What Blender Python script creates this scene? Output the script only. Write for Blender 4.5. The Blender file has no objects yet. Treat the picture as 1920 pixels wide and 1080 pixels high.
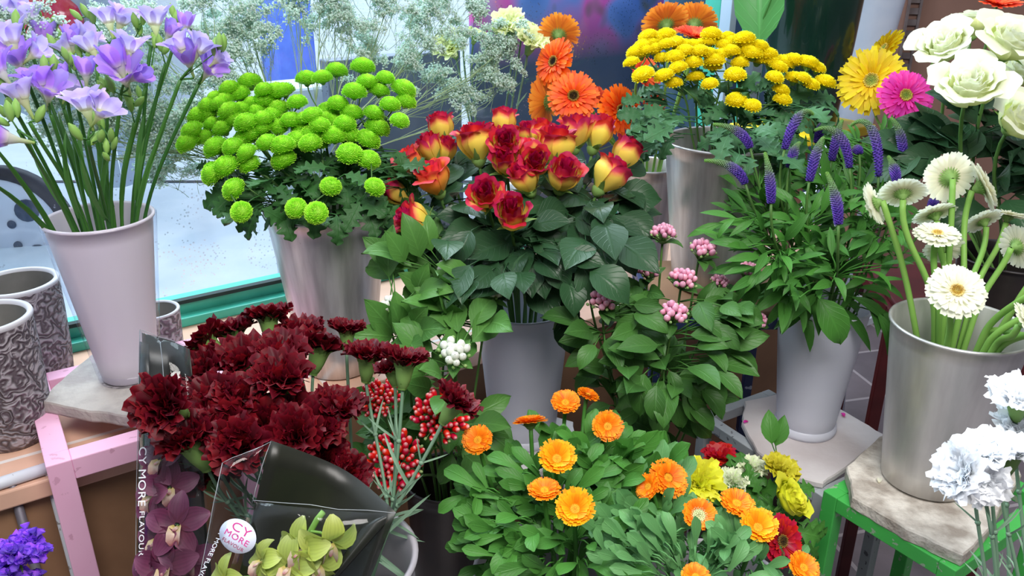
import bpy, bmesh, math, random
import numpy as np
from mathutils import Vector, Matrix, Quaternion
PI = math.pi
# ---------------------------------------------------------------- camera, world, lights
FPX = 1560.0; TH = math.radians(23.0); CAM = Vector((0, 0, 1.5))
scene = bpy.context.scene
C = scene.collection
cd = bpy.data.cameras.new('camera'); cam = bpy.data.objects.new('camera', cd); C.objects.link(cam)
cam.location = CAM; cam.rotation_euler = (math.radians(90) - TH, 0, 0)
cd.sensor_width = 36; cd.lens = 36 * FPX / 1920; cd.clip_start = .02; cd.clip_end = 200
scene.camera = cam
vs = scene.view_settings
vs.view_transform = 'Standard'; vs.look = 'None'; vs.gamma = 1; vs.use_curve_mapping = False
vs.exposure = 0.42
EX = Vector((.835, .55, 0)); EN = Vector((-.55, .835, 0))      # along / out of the shop window
w = bpy.data.worlds.new('world'); scene.world = w; w.use_nodes = True
nt = w.node_tree; nt.nodes.clear()
def wn(t): return nt.nodes.new(t)
tc = wn('ShaderNodeTexCoord')
dp = wn('ShaderNodeVectorMath'); dp.operation = 'DOT_PRODUCT'; dp.inputs[1].default_value = (-.50, .70, .52)
nt.links.new(tc.outputs['Generated'], dp.inputs[0])
rp = wn('ShaderNodeValToRGB'); nt.links.new(dp.outputs['Value'], rp.inputs[0])
mr = wn('ShaderNodeMapRange'); mr.inputs[1].default_value = -1; mr.inputs[2].default_value = 1
nt.links.new(dp.outputs['Value'], mr.inputs[0]); nt.links.new(mr.outputs[0], rp.inputs[0])
e = rp.color_ramp.elements
e[0].position = 0.0; e[0].color = (.05, .045, .05, 1)
e[1].position = 1.0; e[1].color = (1.15, 1.32, 1.55, 1)
for p, c in ((.45, (.15, .145, .16, 1)), (.66, (.42, .44, .50, 1)), (.80, (1.10, 1.22, 1.42, 1))):
    x = e.new(p); x.color = c
bg = wn('ShaderNodeBackground'); bg.inputs[1].default_value = 0.92
wo = wn('ShaderNodeOutputWorld')
nt.links.new(rp.outputs[0], bg.inputs[0]); nt.links.new(bg.outputs[0], wo.inputs[0])
def area(name, loc, target, size, energy, color):
    l = bpy.data.lights.new(name, 'AREA'); l.shape = 'RECTANGLE'; l.size = size[0]; l.size_y = size[1]
    l.energy = energy; l.color = color
    o = bpy.data.objects.new(name, l); C.objects.link(o); o.location = loc
    o.rotation_euler = (Vector(target) - Vector(loc)).to_track_quat('-Z', 'Y').to_euler()
    return o
area('shop_ceiling_light', (.35, -.1, 2.75), (.15, 1.3, .8), (1.5, .8), 46, (1.0, .96, .92))
area('window_daylight', tuple(Vector((-.3, 1.9, 2.6)) + EN * .9), (0, 1.2, .9), (2.2, 1.2), 62, (.88, .95, 1.0))

# ---------------------------------------------------------------- pixel -> place
def ray(px, py):
    a = (px - 960) / FPX; b = (540 - py) / FPX
    s, c = math.sin(TH), math.cos(TH)
    return Vector((a, c + b * s, -s + b * c))
def D(px, py, d): return CAM + ray(px, py) * d
def H(px, py, z):
    r = ray(px, py); return CAM + r * ((z - 1.5) / r.z)
def SN(s, n, z=0): return EX * s + EN * n + Vector((0, 0, z))
UP = Vector((0, 0, 1)); TOCAM = Vector((0, -math.cos(TH), math.sin(TH)))
CUP = Vector((0, math.sin(TH), math.cos(TH)))
def face(fx, fy, fz):                                          # direction seen as right / up / towards the viewer
    return (Vector((1, 0, 0)) * fx + CUP * fy + TOCAM * fz).normalized()
def rnd(a, b): return random.uniform(a, b)
def rvec():
    v = Vector((random.gauss(0, 1), random.gauss(0, 1), random.gauss(0, 1)))
    return v.normalized()

# ---------------------------------------------------------------- materials
def newmat(name):
    m = bpy.data.materials.new(name); m.use_nodes = True
    n = m.node_tree; n.nodes.clear()
    o = n.nodes.new('ShaderNodeOutputMaterial')
    return m, n, o
def N(n, t, **kw):
    x = n.nodes.new(t)
    for k, v in kw.items():
        if isinstance(k, str) and hasattr(x, k): setattr(x, k, v)
    return x
def col(c): return (c[0], c[1], c[2], 1)
def srgb(h):
    h = h.lstrip('#'); v = [int(h[i:i+2], 16) / 255 for i in (0, 2, 4)]
    return tuple(x / 12.92 if x <= .04045 else ((x + .055) / 1.055) ** 2.4 for x in v)
def ramp(n, stops):
    r = N(n, 'ShaderNodeValToRGB'); e = r.color_ramp.elements
    e[0].position = stops[0][0]; e[0].color = col(stops[0][1])
    e[1].position = stops[-1][0]; e[1].color = col(stops[-1][1])
    for p, c in stops[1:-1]:
        x = e.new(p); x.color = col(c)
    return r
def math_(n, op, a, b=None, clamp=False):
    x = N(n, 'ShaderNodeMath'); x.operation = op; x.use_clamp = clamp
    for i, v in enumerate((a, b)):
        if v is None: continue
        if isinstance(v, (int, float)): x.inputs[i].default_value = v
        else: n.links.new(v, x.inputs[i])
    return x.outputs[0]
def attr(n, name):
    a = N(n, 'ShaderNodeAttribute'); a.attribute_name = name; return a.outputs['Fac']
def noise(n, scale, detail=3, vec=None, rough=.5):
    x = N(n, 'ShaderNodeTexNoise'); x.inputs['Scale'].default_value = scale; x.inputs['Detail'].default_value = detail
    x.inputs['Roughness'].default_value = rough
    if vec is None:
        t = N(n, 'ShaderNodeTexCoord'); vec = t.outputs['Object']
    n.links.new(vec, x.inputs['Vector'])
    return x.outputs[0]
def petal_mat(name, stops, a=1.0, b=0.0, nz=.1, scale=60, rough=.5, trans=.3, var=.25, hvar=.02, spec=.35, streak=0.0):
    """colour runs along the petal: ramp(t*a + s*b + noise)"""
    m, n, o = newmat(name)
    f = math_(n, 'MULTIPLY', attr(n, 't'), a)
    f = math_(n, 'ADD', f, math_(n, 'MULTIPLY', attr(n, 's'), b))
    f = math_(n, 'ADD', f, math_(n, 'MULTIPLY', math_(n, 'SUBTRACT', noise(n, scale), .5), nz * 2), clamp=True)
    r = ramp(n, stops); n.links.new(f, r.inputs[0])
    h = N(n, 'ShaderNodeHueSaturation'); n.links.new(r.outputs[0], h.inputs['Color'])
    rr = attr(n, 'r')
    v = math_(n, 'ADD', math_(n, 'MULTIPLY', rr, var), 1 - var / 2)
    if streak:
        wv = math_(n, 'SINE', math_(n, 'MULTIPLY', attr(n, 's'), 22.0))
        v = math_(n, 'MULTIPLY', v, math_(n, 'ADD', math_(n, 'MULTIPLY', wv, streak), 1 - streak))
    n.links.new(v, h.inputs['Value'])
    n.links.new(math_(n, 'ADD', math_(n, 'MULTIPLY', math_(n, 'SUBTRACT', rr, .5), hvar), .5), h.inputs['Hue'])
    p = N(n, 'ShaderNodeBsdfPrincipled'); p.inputs['Roughness'].default_value = rough
    p.inputs['Specular IOR Level'].default_value = spec
    n.links.new(h.outputs[0], p.inputs['Base Color'])
    if trans > 0:
        tr = N(n, 'ShaderNodeBsdfTranslucent'); n.links.new(h.outputs[0], tr.inputs[0])
        mx = N(n, 'ShaderNodeMixShader'); mx.inputs[0].default_value = trans
        n.links.new(p.outputs[0], mx.inputs[1]); n.links.new(tr.outputs[0], mx.inputs[2])
        n.links.new(mx.outputs[0], o.inputs[0])
    else: n.links.new(p.outputs[0], o.inputs[0])
    return m
def leaf_mat(name, c1, c2, rough=.45, trans=.22, vein=.25, back=None):
    m, n, o = newmat(name)
    r = ramp(n, [(0, c1), (1, c2)])
    f = math_(n, 'ADD', math_(n, 'MULTIPLY', attr(n, 'r'), .8), math_(n, 'MULTIPLY', noise(n, 35), .35), clamp=True)
    n.links.new(f, r.inputs[0])
    # midrib and slanted side veins from the leaf's own coordinates
    s = attr(n, 's'); t = attr(n, 't')
    mid = math_(n, 'SUBTRACT', 1.0, math_(n, 'MULTIPLY', s, 9.0), clamp=True)
    w1 = math_(n, 'SINE', math_(n, 'MULTIPLY', math_(n, 'SUBTRACT', t, math_(n, 'MULTIPLY', s, .35)), 44.0))
    side = math_(n, 'MULTIPLY', math_(n, 'SUBTRACT', w1, .82, clamp=True), 3.0)
    vv = math_(n, 'MULTIPLY', math_(n, 'MAXIMUM', mid, side), vein, clamp=True)
    mx = N(n, 'ShaderNodeMix'); mx.data_type = 'RGBA'
    n.links.new(vv, mx.inputs['Factor']); n.links.new(r.outputs[0], mx.inputs['A'])
    mx.inputs['B'].default_value = col([min(1, x * 2.2 + .04) for x in c2])
    colr = mx.outputs['Result']
    bk = N(n, 'ShaderNodeMix'); bk.data_type = 'RGBA'; g = N(n, 'ShaderNodeNewGeometry')
    n.links.new(math_(n, 'MULTIPLY', g.outputs['Backfacing'], .35), bk.inputs['Factor'])
    n.links.new(colr, bk.inputs['A']); bk.inputs['B'].default_value = col(back or [min(1, x * 1.25 + .03) for x in c2])
    p = N(n, 'ShaderNodeBsdfPrincipled'); p.inputs['Roughness'].default_value = rough + .02
    p.inputs['Specular IOR Level'].default_value = .3
    n.links.new(bk.outputs['Result'], p.inputs['Base Color'])
    bp = N(n, 'ShaderNodeBump'); bp.inputs['Strength'].default_value = .35; bp.inputs['Distance'].default_value = .002
    n.links.new(math_(n, 'SUBTRACT', 1.0, math_(n, 'MAXIMUM', mid, side)), bp.inputs['Height']); n.links.new(bp.outputs[0], p.inputs['Normal'])
    tr = N(n, 'ShaderNodeBsdfTranslucent'); n.links.new(bk.outputs['Result'], tr.inputs[0])
    ms = N(n, 'ShaderNodeMixShader'); ms.inputs[0].default_value = trans
    n.links.new(p.outputs[0], ms.inputs[1]); n.links.new(tr.outputs[0], ms.inputs[2]); n.links.new(ms.outputs[0], o.inputs[0])
    return m
def plain(name, c1, c2=None, rough=.5, metal=0, scale=20, detail=4, bump=0, bscale=60, lo=.35, hi=.65, spec=.4, trans=0, stretch=None, coat=0):
    m, n, o = newmat(name)
    t = N(n, 'ShaderNodeTexCoord'); vec = t.outputs['Object']
    if stretch:
        mp = N(n, 'ShaderNodeMapping'); mp.inputs['Scale'].default_value = stretch; n.links.new(vec, mp.inputs[0]); vec = mp.outputs[0]
    r = ramp(n, [(lo, c1), (hi, c2 or c1)]); n.links.new(noise(n, scale, detail, vec), r.inputs[0])
    p = N(n, 'ShaderNodeBsdfPrincipled'); p.inputs['Roughness'].default_value = rough; p.inputs['Metallic'].default_value = metal
    p.inputs['Specular IOR Level'].default_value = spec; p.inputs['Coat Weight'].default_value = coat
    n.links.new(r.outputs[0], p.inputs['Base Color'])
    if bump:
        b = N(n, 'ShaderNodeBump'); b.inputs['Strength'].default_value = bump; b.inputs['Distance'].default_value = .003
        n.links.new(noise(n, bscale, 5, vec), b.inputs['Height']); n.links.new(b.outputs[0], p.inputs['Normal'])
    if trans:
        tr = N(n, 'ShaderNodeBsdfTranslucent'); n.links.new(r.outputs[0], tr.inputs[0])
        mx = N(n, 'ShaderNodeMixShader'); mx.inputs[0].default_value = trans
        n.links.new(p.outputs[0], mx.inputs[1]); n.links.new(tr.outputs[0], mx.inputs[2]); n.links.new(mx.outputs[0], o.inputs[0])
    else: n.links.new(p.outputs[0], o.inputs[0])
    return m
def clear_mat(name, tint=(1, 1, 1), fres=.06, rough=.03, bump=0, drops=False):
    m, n, o = newmat(name)
    tp = N(n, 'ShaderNodeBsdfTransparent'); tp.inputs[0].default_value = col(tint)
    g = N(n, 'ShaderNodeBsdfGlossy'); g.inputs['Roughness'].default_value = rough
    lw = N(n, 'ShaderNodeLayerWeight'); lw.inputs[0].default_value = .35
    f = math_(n, 'ADD', math_(n, 'MULTIPLY', math_(n, 'POWER', lw.outputs['Facing'], 3.5), .55), fres, clamp=True)
    if drops:
        v = N(n, 'ShaderNodeTexVoronoi'); v.inputs['Scale'].default_value = 110
        t = N(n, 'ShaderNodeTexCoord'); n.links.new(t.outputs['Object'], v.inputs['Vector'])
        dd = math_(n, 'MULTIPLY', math_(n, 'LESS_THAN', v.outputs['Distance'], .22), math_(n, 'GREATER_THAN', noise(n, 9), .55))
        f = math_(n, 'ADD', f, math_(n, 'MULTIPLY', dd, .35), clamp=True)
    if bump:
        b = N(n, 'ShaderNodeBump'); b.inputs['Strength'].default_value = bump; b.inputs['Distance'].default_value = .01
        n.links.new(noise(n, 22, 4), b.inputs['Height']); n.links.new(b.outputs[0], g.inputs['Normal'])
    mx = N(n, 'ShaderNodeMixShader'); n.links.new(f, mx.inputs[0])
    n.links.new(tp.outputs[0], mx.inputs[1]); n.links.new(g.outputs[0], mx.inputs[2]); n.links.new(mx.outputs[0], o.inputs[0])
    return m

# ---------------------------------------------------------------- mesh building
class MB:
    def __init__(s): s.v = []; s.f = []; s.t = []; s.s = []; s.r = []; s.m = []; s.n = 0
    def add(s, V, F, T=0., S=0., R=0., mat=0):
        V = np.asarray(V, dtype=np.float64).reshape(-1, 3); F = np.asarray(F, dtype=np.int64).reshape(-1, 4)
        k = len(V); s.v.append(V); s.f.append(F + s.n); s.n += k
        for L, a in ((s.t, T), (s.s, S), (s.r, R)):
            a = np.asarray(a, dtype=np.float64).reshape(-1)
            L.append(a if len(a) == k else np.full(k, a[0]))
        s.m.append(np.full(len(F), mat, dtype=np.int32))
        return s
    def mesh(s, name, mats, origin=None, smooth=True):
        me = bpy.data.meshes.new(name)
        V = np.concatenate(s.v); F = np.concatenate(s.f)
        if origin is not None: V = V - np.array(origin)
        me.vertices.add(len(V)); me.vertices.foreach_set('co', V.astype(np.float32).ravel())
        me.loops.add(F.size); me.loops.foreach_set('vertex_index', F.astype(np.int32).ravel())
        me.polygons.add(len(F)); me.polygons.foreach_set('loop_start', np.arange(len(F), dtype=np.int32) * 4)
        me.polygons.foreach_set('material_index', np.concatenate(s.m))
        me.update(calc_edges=True)
        me.polygons.foreach_set('use_smooth', np.full(len(F), smooth))
        for nm, L in (('t', s.t), ('s', s.s), ('r', s.r)):
            a = me.attributes.new(nm, 'FLOAT', 'POINT'); a.data.foreach_set('value', np.concatenate(L).astype(np.float32))
        for m in (mats if isinstance(mats, (list, tuple)) else [mats]): me.materials.append(m)
        return me
    def build(s, name, mats, parent=None, smooth=True, label=None):
        o = bpy.data.objects.new(name, None)
        org = tuple(world_loc(parent)) if parent else None
        me = s.mesh(name, mats, org, smooth); bpy.data.objects.remove(o)
        o = bpy.data.objects.new(name, me); C.objects.link(o)
        if parent: o.parent = parent
        if label: o['label'] = label
        return o
def world_loc(o):
    v = Vector(o.location)
    while o.parent: o = o.parent; v += Vector(o.location)
    return v
_gf = {}
def gfaces(nu, nv, wrap=False):
    k = (nu, nv, wrap)
    if k not in _gf:
        L = []
        for i in range(nu - 1):
            for j in range(nv if wrap else nv - 1):
                j2 = (j + 1) % nv
                L.append((i * nv + j, i * nv + j2, (i + 1) * nv + j2, (i + 1) * nv + j))
        _gf[k] = np.array(L)
    return _gf[k]
def thing(name, label, cat, loc, group=None):
    o = bpy.data.objects.new(name, None); C.objects.link(o); o.location = loc; o.empty_display_size = .02
    o['label'] = label; o['category'] = cat
    if group: o['group'] = group
    return o
def tag(o, label=None, cat=None, group=None, kind=None):
    for k, v in (('label', label), ('category', cat), ('group', group), ('kind', kind)):
        if v: o[k] = v
    return o
def inst(name, me, parent, pos, axis=None, scale=1, spin=0, label=None):
    o = bpy.data.objects.new(name, me); C.objects.link(o); o.parent = parent
    o.location = Vector(pos) - world_loc(parent)
    if axis is not None:
        q = Vector(axis).normalized().to_track_quat('Z', 'Y') @ Quaternion((0, 0, 1), spin)
        o.rotation_mode = 'QUATERNION'; o.rotation_quaternion = q
    o.scale = (scale,) * 3 if isinstance(scale, (int, float)) else scale
    if label: o['label'] = label
    return o
def sub(name, me, head):                                       # a sub-part sharing its parent's frame
    o = bpy.data.objects.new(name, me); C.objects.link(o); o.parent = head; return o
def tube(mb, pts, rad, n=6, R=0., mat=0, cap=True, flat=1.0):
    P = [Vector(p) for p in pts]
    if not hasattr(rad, '__len__'): rad = [rad] * len(P)
    rad = list(rad)
    if cap:
        P = [P[0]] + P + [P[-1]]; rad = [rad[0] * .05] + rad + [rad[-1] * .05]
    V = []; T = []
    nrm = None
    for i, p in enumerate(P):
        a = P[max(i - 1, 0)]; b = P[min(i + 1, len(P) - 1)]; d = b - a
        if d.length < 1e-9: d = Vector((0, 0, 1))
        d.normalize()
        if nrm is None: nrm = d.orthogonal().normalized()
        else:
            nrm = nrm - d * nrm.dot(d)
            nrm = nrm.normalized() if nrm.length > 1e-6 else d.orthogonal().normalized()
        bn = d.cross(nrm)
        for j in range(n):
            an = 2 * PI * j / n
            V.append(p + (nrm * math.cos(an) + bn * math.sin(an) * flat) * rad[i]); T.append(i / (len(P) - 1))
    mb.add([tuple(v) for v in V], gfaces(len(P), n, True), T, 0, R, mat)
def bez(p0, p1, p2, p3, n=10):
    out = []
    for i in range(n):
        t = i / (n - 1); u = 1 - t
        out.append(p0 * (u**3) + p1 * (3*u*u*t) + p2 * (3*u*t*t) + p3 * (t**3))
    return out
def lathe(mb, c, prof, n=40, mat=0, R=0.):
    c = Vector(c); V = []; T = []
    for i, (r, z) in enumerate(prof):
        for j in range(n):
            a = 2 * PI * j / n; V.append((c.x + r * math.cos(a), c.y + r * math.sin(a), c.z + z)); T.append(i / (len(prof) - 1))
    mb.add(V, gfaces(len(prof), n, True)[:, ::-1], T, 0, R, mat)
def box(mb, c, ax, ay, az, mat=0, R=0.):
    """box from centre and three half-axis vectors, small chamfers left to the bevel modifier"""
    c = Vector(c); ax = Vector(ax); ay = Vector(ay); az = Vector(az)
    V = [tuple(c + ax * sx + ay * sy + az * sz) for sz in (-1, 1) for sy in (-1, 1) for sx in (-1, 1)]
    F = [(0, 2, 3, 1), (4, 5, 7, 6), (0, 1, 5, 4), (2, 6, 7, 3), (0, 4, 6, 2), (1, 3, 7, 5)]
    mb.add(V, F, 0, 0, R, mat)
def bar(mb, a, b, w, h=None, upv=UP, mat=0):
    a = Vector(a); b = Vector(b); d = (b - a); L = d.length; d.normalize()
    s = d.cross(Vector(upv))
    if s.length < 1e-4: s = d.cross(Vector((1, 0, 0)))
    s.normalize(); u = s.cross(d).normalized(); h = h or w
    box(mb, (a + b) / 2, d * L / 2, s * w / 2, u * h / 2, mat)
def bevel(o, w=.002, seg=2):
    m = o.modifiers.new('bevel', 'BEVEL'); m.width = w; m.segments = seg; m.limit_method = 'ANGLE'; m.angle_limit = math.radians(40)
    return o
def slab(mb, poly, z0, z1, mat=0, rough=.0, seed=1):
    """irregular stone slab: polygon ring refined, jittered edges, quads through a centre fan of degenerate quads"""
    rs = random.Random(seed); P = []
    n = len(poly)
    for i in range(n):
        a = Vector(poly[i]); b = Vector(poly[(i + 1) % n])
        for k in range(6):
            p = a.lerp(b, k / 6); P.append(Vector((p.x + rs.uniform(-1, 1) * rough, p.y + rs.uniform(-1, 1) * rough, 0)))
    c = sum(P, Vector()) / len(P); V = []; m = len(P)
    rings = [(0.02, z0), (.985, z0), (1, z0 + .003), (1, z1 - .003), (.985, z1), (.5, z1), (.02, z1)]
    for k, z in rings:
        for p in P: q = c + (p - c) * k; V.append((q.x, q.y, z))
    mb.add(V, gfaces(len(rings), m, True), 0, 0, 0, mat)
# ---------------------------------------------------------------- setting
def tile_mat(name, c1, c2, grout, scale, rough=.45, rot=0.0, mort=.02, bw=1, bh=1, off=0):
    m, n, o = newmat(name)
    t = N(n, 'ShaderNodeTexCoord'); mp = N(n, 'ShaderNodeMapping'); mp.inputs['Rotation'].default_value = (0, 0, rot)
    n.links.new(t.outputs['Object'], mp.inputs[0])
    b = N(n, 'ShaderNodeTexBrick'); b.offset = off; b.inputs['Scale'].default_value = scale; b.inputs['Mortar Size'].default_value = mort
    b.inputs['Brick Width'].default_value = bw; b.inputs['Row Height'].default_value = bh
    b.inputs['Color1'].default_value = col(c1); b.inputs['Color2'].default_value = col(c2); b.inputs['Mortar'].default_value = col(grout)
    n.links.new(mp.outputs[0], b.inputs['Vector'])
    h = N(n, 'ShaderNodeHueSaturation'); n.links.new(b.outputs['Color'], h.inputs['Color'])
    n.links.new(math_(n, 'ADD', math_(n, 'MULTIPLY', noise(n, 14, 5), .5), .75), h.inputs['Value'])
    p = N(n, 'ShaderNodeBsdfPrincipled'); p.inputs['Roughness'].default_value = rough
    n.links.new(h.outputs[0], p.inputs['Base Color'])
    bp = N(n, 'ShaderNodeBump'); bp.inputs['Strength'].default_value = .3; bp.inputs['Distance'].default_value = .003
    n.links.new(math_(n, 'SUBTRACT', 1.0, b.outputs['Fac']), bp.inputs['Height']); n.links.new(bp.outputs[0], p.inputs['Normal'])
    n.links.new(p.outputs[0], o.inputs[0]); return m
ANG = math.atan2(EX.y, EX.x)
SILL = .75; NF = 1.245; NW = 1.70
m_floor = tile_mat('floor_tiles', (.20, .17, .19), (.16, .14, .16), (.42, .38, .40), 3.2, rot=-ANG + .35)
m_sill = tile_mat('sill_tiles', (.80, .50, .36), (.72, .45, .33), (.80, .74, .70), 4.5, .35, -ANG)
m_sillf = plain('sill_front_brown', (.24, .13, .07), (.34, .19, .105), .6, scale=6)
m_frame = plain('green_frame_paint', (.05, .42, .30), (.07, .50, .38), .35, scale=9)
m_rubber = plain('window_gasket', (.01, .03, .03), rough=.6)
m_glass = clear_mat('window_glass', (.93, .98, 1.0), .03, .02, drops=True)
m_pave = plain('wet_pavement', (.62, .74, .84), (.82, .90, .96), .25, scale=2.2, detail=6, bump=.25, bscale=40)
def struct(mb, name, mat, smooth=False, bw=0):
    o = mb.build(name, mat, smooth=smooth); o['kind'] = 'structure'
    if bw: bevel(o, bw)
    return o
q = MB(); box(q, (1.5, .5, -.02), (4.5, 0, 0), (0, 3.5, 0), (0, 0, .02)); fl = struct(q, 'floor', m_floor)
q = MB(); box(q, SN(-.525, (NF + NW + .08) / 2, SILL - .015), EX * 2.475, EN * (NW + .08 - NF) / 2, UP * .015); struct(q, 'trim_1', m_sill, bw=.003)
q = MB(); box(q, SN(-.525, (NF + .02 + NW + .08) / 2, (SILL - .03) / 2), EX * 2.455, EN * (NW + .06 - NF) / 2, UP * (SILL - .03) / 2); struct(q, 'wall_window', m_sillf)
q = MB(); box(q, SN(1.0, 11.8, .0), EX * 14, EN * 10, UP * .03); struct(q, 'ground', m_pave)
q = MB()                                                        # kerb line across the pavement
WS1 = 1.82
q = MB()
box(q, SN((WS1 - 3) / 2, NW + .03, SILL + .022), EX * (WS1 + 3) / 2, EN * .026, UP * .022)
box(q, SN((WS1 - 3) / 2, NW - .012, SILL + .010), EX * (WS1 + 3) / 2, EN * .014, UP * .010, 0)
for s in (WS1, WS1 + .16): box(q, SN(s, NW + .02, 1.6), EX * .022, EN * .03, UP * .85)
fr = struct(q, 'window_1', [m_frame, m_rubber], bw=.003)
q = MB(); box(q, SN((WS1 - 3) / 2, NW + .006, SILL + .046), EX * (WS1 + 3) / 2, EN * .008, UP * .004)
gk = q.build('gasket', m_rubber, fr, smooth=False)
q = MB(); box(q, SN((WS1 - 3) / 2, NW + .02, 1.65), EX * (WS1 + 3) / 2, EN * .003, UP * .86)
pane = q.build('pane', m_glass, fr, smooth=False)
m_post = plain('pale_blue_post', (.36, .52, .68), (.45, .60, .75), .4, scale=8)
q = MB()
for s, wd in ((WS1 - .01, .012), (WS1 + .11, .02), (WS1 + .22, .012)):
    box(q, SN(s, NW - .03, 1.65), EX * wd, EN * .02, UP * .86)
struct(q, 'trim_2', m_post, bw=.002)
q = MB(); box(q, SN(WS1 + .42, NW + .25, 1.6), EX * .40, EN * .01, UP * 1.0)
struct(q, 'wall_back', plain('blue_grey_panel', (.08, .16, .30), (.12, .24, .42), .3, scale=3))
# brown board wall behind the right hand buckets
m_board = plain('brown_board', (.235, .13, .10), (.30, .17, .13), .55, scale=3, detail=5)
q = MB(); A = D(1640, 250, 3.3); B = D(2250, 250, 3.0)
dd = (B - A); dd.z = 0; dd.normalize()
box(q, (A.x + dd.x * .98, A.y + dd.y * .98, 1.3), dd * 1.0, Vector((-dd.y, dd.x, 0)) * .012, UP * 1.3)
struct(q, 'wall_right', m_board)
q = MB(); nn = Vector((dd.y, -dd.x, 0)); rr0 = ray(1706, 60); RC = CAM + rr0 * ((A + nn * .026 - CAM).dot(nn) / rr0.dot(nn))
base = Vector((RC.x, RC.y, 1.3))
sx = dd * .020
box(q, base - sx * 1.0 + nn * .004, dd * .004, nn * .012, UP * 1.2); box(q, base + sx * 1.0 + nn * .004, dd * .004, nn * .012, UP * 1.2)
for k in range(60):
    z = .12 + k * .04
    box(q, (base.x, base.y, z), dd * .017, nn * .003, UP * .011)
rl = q.build('slotted_rail', plain('rail_grey', (.14, .11, .11), (.2, .17, .17), .4, metal=.3), smooth=False)
tag(rl, 'grey slotted upright rail on the brown board behind the yellow gerberas', 'rail')

# ---------------------------------------------------------------- outside
m_silver = plain('car_paint', (.42, .52, .66), (.50, .60, .72), .25, scale=2, coat=.5)
m_dark = plain('dark_rubber', (.02, .022, .03), (.035, .035, .045), .6)
m_hub = plain('hubcap_plastic', (.62, .70, .86), (.70, .78, .92), .35, scale=4)
hubc = D(2, 440, 4.25)
car = thing('car', 'silver car parked outside the window, red tail light and pale hubcap showing', 'car', (hubc.x, hubc.y, 0.03))
cdir = Vector((1, .16, 0)).normalized(); cn = Vector((-cdir.y, cdir.x, 0))   # length direction, away normal
q = MB()
# body side: rows of a swept section, with the wheel arch left open
prof = [(.0, .30), (-.02, .55), (.0, .80), (.06, .98), (.30, 1.40), (.55, 1.46), (1.2, 1.46)]
sa = np.linspace(-3.2, .62, 40); V = []
for (n_, z) in prof:
    for s_ in sa:
        zz = z
        if z == .30:
            dx = abs(s_); zz = max(.30, math.sqrt(max(0, .40**2 - dx * dx)) + .36) if dx < .42 else .30
        if z == .55 and abs(s_) < .40: zz = max(.55, math.sqrt(max(0, .40**2 - s_ * s_)) + .37)
        k = s_ + (.0 if s_ < .3 else 0)
        p = Vector((hubc.x, hubc.y, 0)) + cdir * k + cn * (n_ + .04); V.append((p.x, p.y, zz))
q.add(V, gfaces(len(prof), len(sa)))
V = []
for (n_, z) in prof:
    for a_, b_ in ((.62, 0), (.70, .12), (.72, .6), (.72, 1.5)):
        p = Vector((hubc.x, hubc.y, 0)) + cdir * (a_ - n_ * .25) + cn * (n_ * .6 + b_ + .04); V.append((p.x, p.y, z))
q.add(V, gfaces(len(prof), 4)); q.build('body', m_silver, car)
q = MB()
def disc_pts(c, ax, prof, n=40, mat=0):
    u = cdir; v = UP; V = []
    for r, h in prof:
        for j in range(n):
            a = 2 * PI * j / n; p = c + u * math.cos(a) * r + v * math.sin(a) * r - cn * h; V.append(tuple(p))
    q.add(V, gfaces(len(prof), n, True), 0, 0, 0, mat)
wc = Vector((hubc.x, hubc.y, hubc.z))
disc_pts(wc, cn, [(.29, -.12), (.34, -.10), (.345, -.02), (.325, .01), (.30, .012), (.29, 0)])
tyre = q.build('tyre', m_dark, car)
q = MB(); disc_pts(wc, cn, [(.30, 0), (.285, .02), (.22, .028), (.10, .02), (.07, .035), (.002, .04)])
hub = q.build('hubcap', m_hub, car)
q = MB()
for k in range(5):
    a = 2 * PI * k / 5 + .68
    for (r, rr, e_) in ((.205, .058, 1.05), (.095, .022, 1.0)):
        a2 = a + (PI / 5 if r == .11 else 0)
        c = wc + (cdir * math.cos(a2) + UP * math.sin(a2)) * r - cn * .028
        V = []
        for rad, h in ((rr, .0), (rr * .9, .006), (.001, .007)):
            for j in range(16):
                b = 2 * PI * j / 16
                du = (cdir * math.cos(a2) + UP * math.sin(a2)); dv = (-cdir * math.sin(a2) + UP * math.cos(a2))
                V.append(tuple(c + du * math.cos(b) * rad * e_ + dv * math.sin(b) * rad - cn * h))
        q.add(V, gfaces(3, 16, True))
q.build('hubcap_holes', plain('hubcap_shadow_grey', (.05, .07, .12), (.10, .13, .20), .5), hub)
tl = D(58, 38, 4.05)
q = MB(); V = []
for i in range(9):
    for j in range(16):
        a = PI * i / 8; b = 2 * PI * j / 16
        V.append((tl.x + .26 * math.sin(a) * math.cos(b), tl.y + .10 * math.sin(a) * math.sin(b), tl.z + .17 * math.cos(a)))
q.add(V, gfaces(9, 16, True)); q.build('tail_light', plain('tail_light_red', (.85, .03, .08), (.95, .10, .16), .2, scale=30, coat=.6), car)
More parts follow.
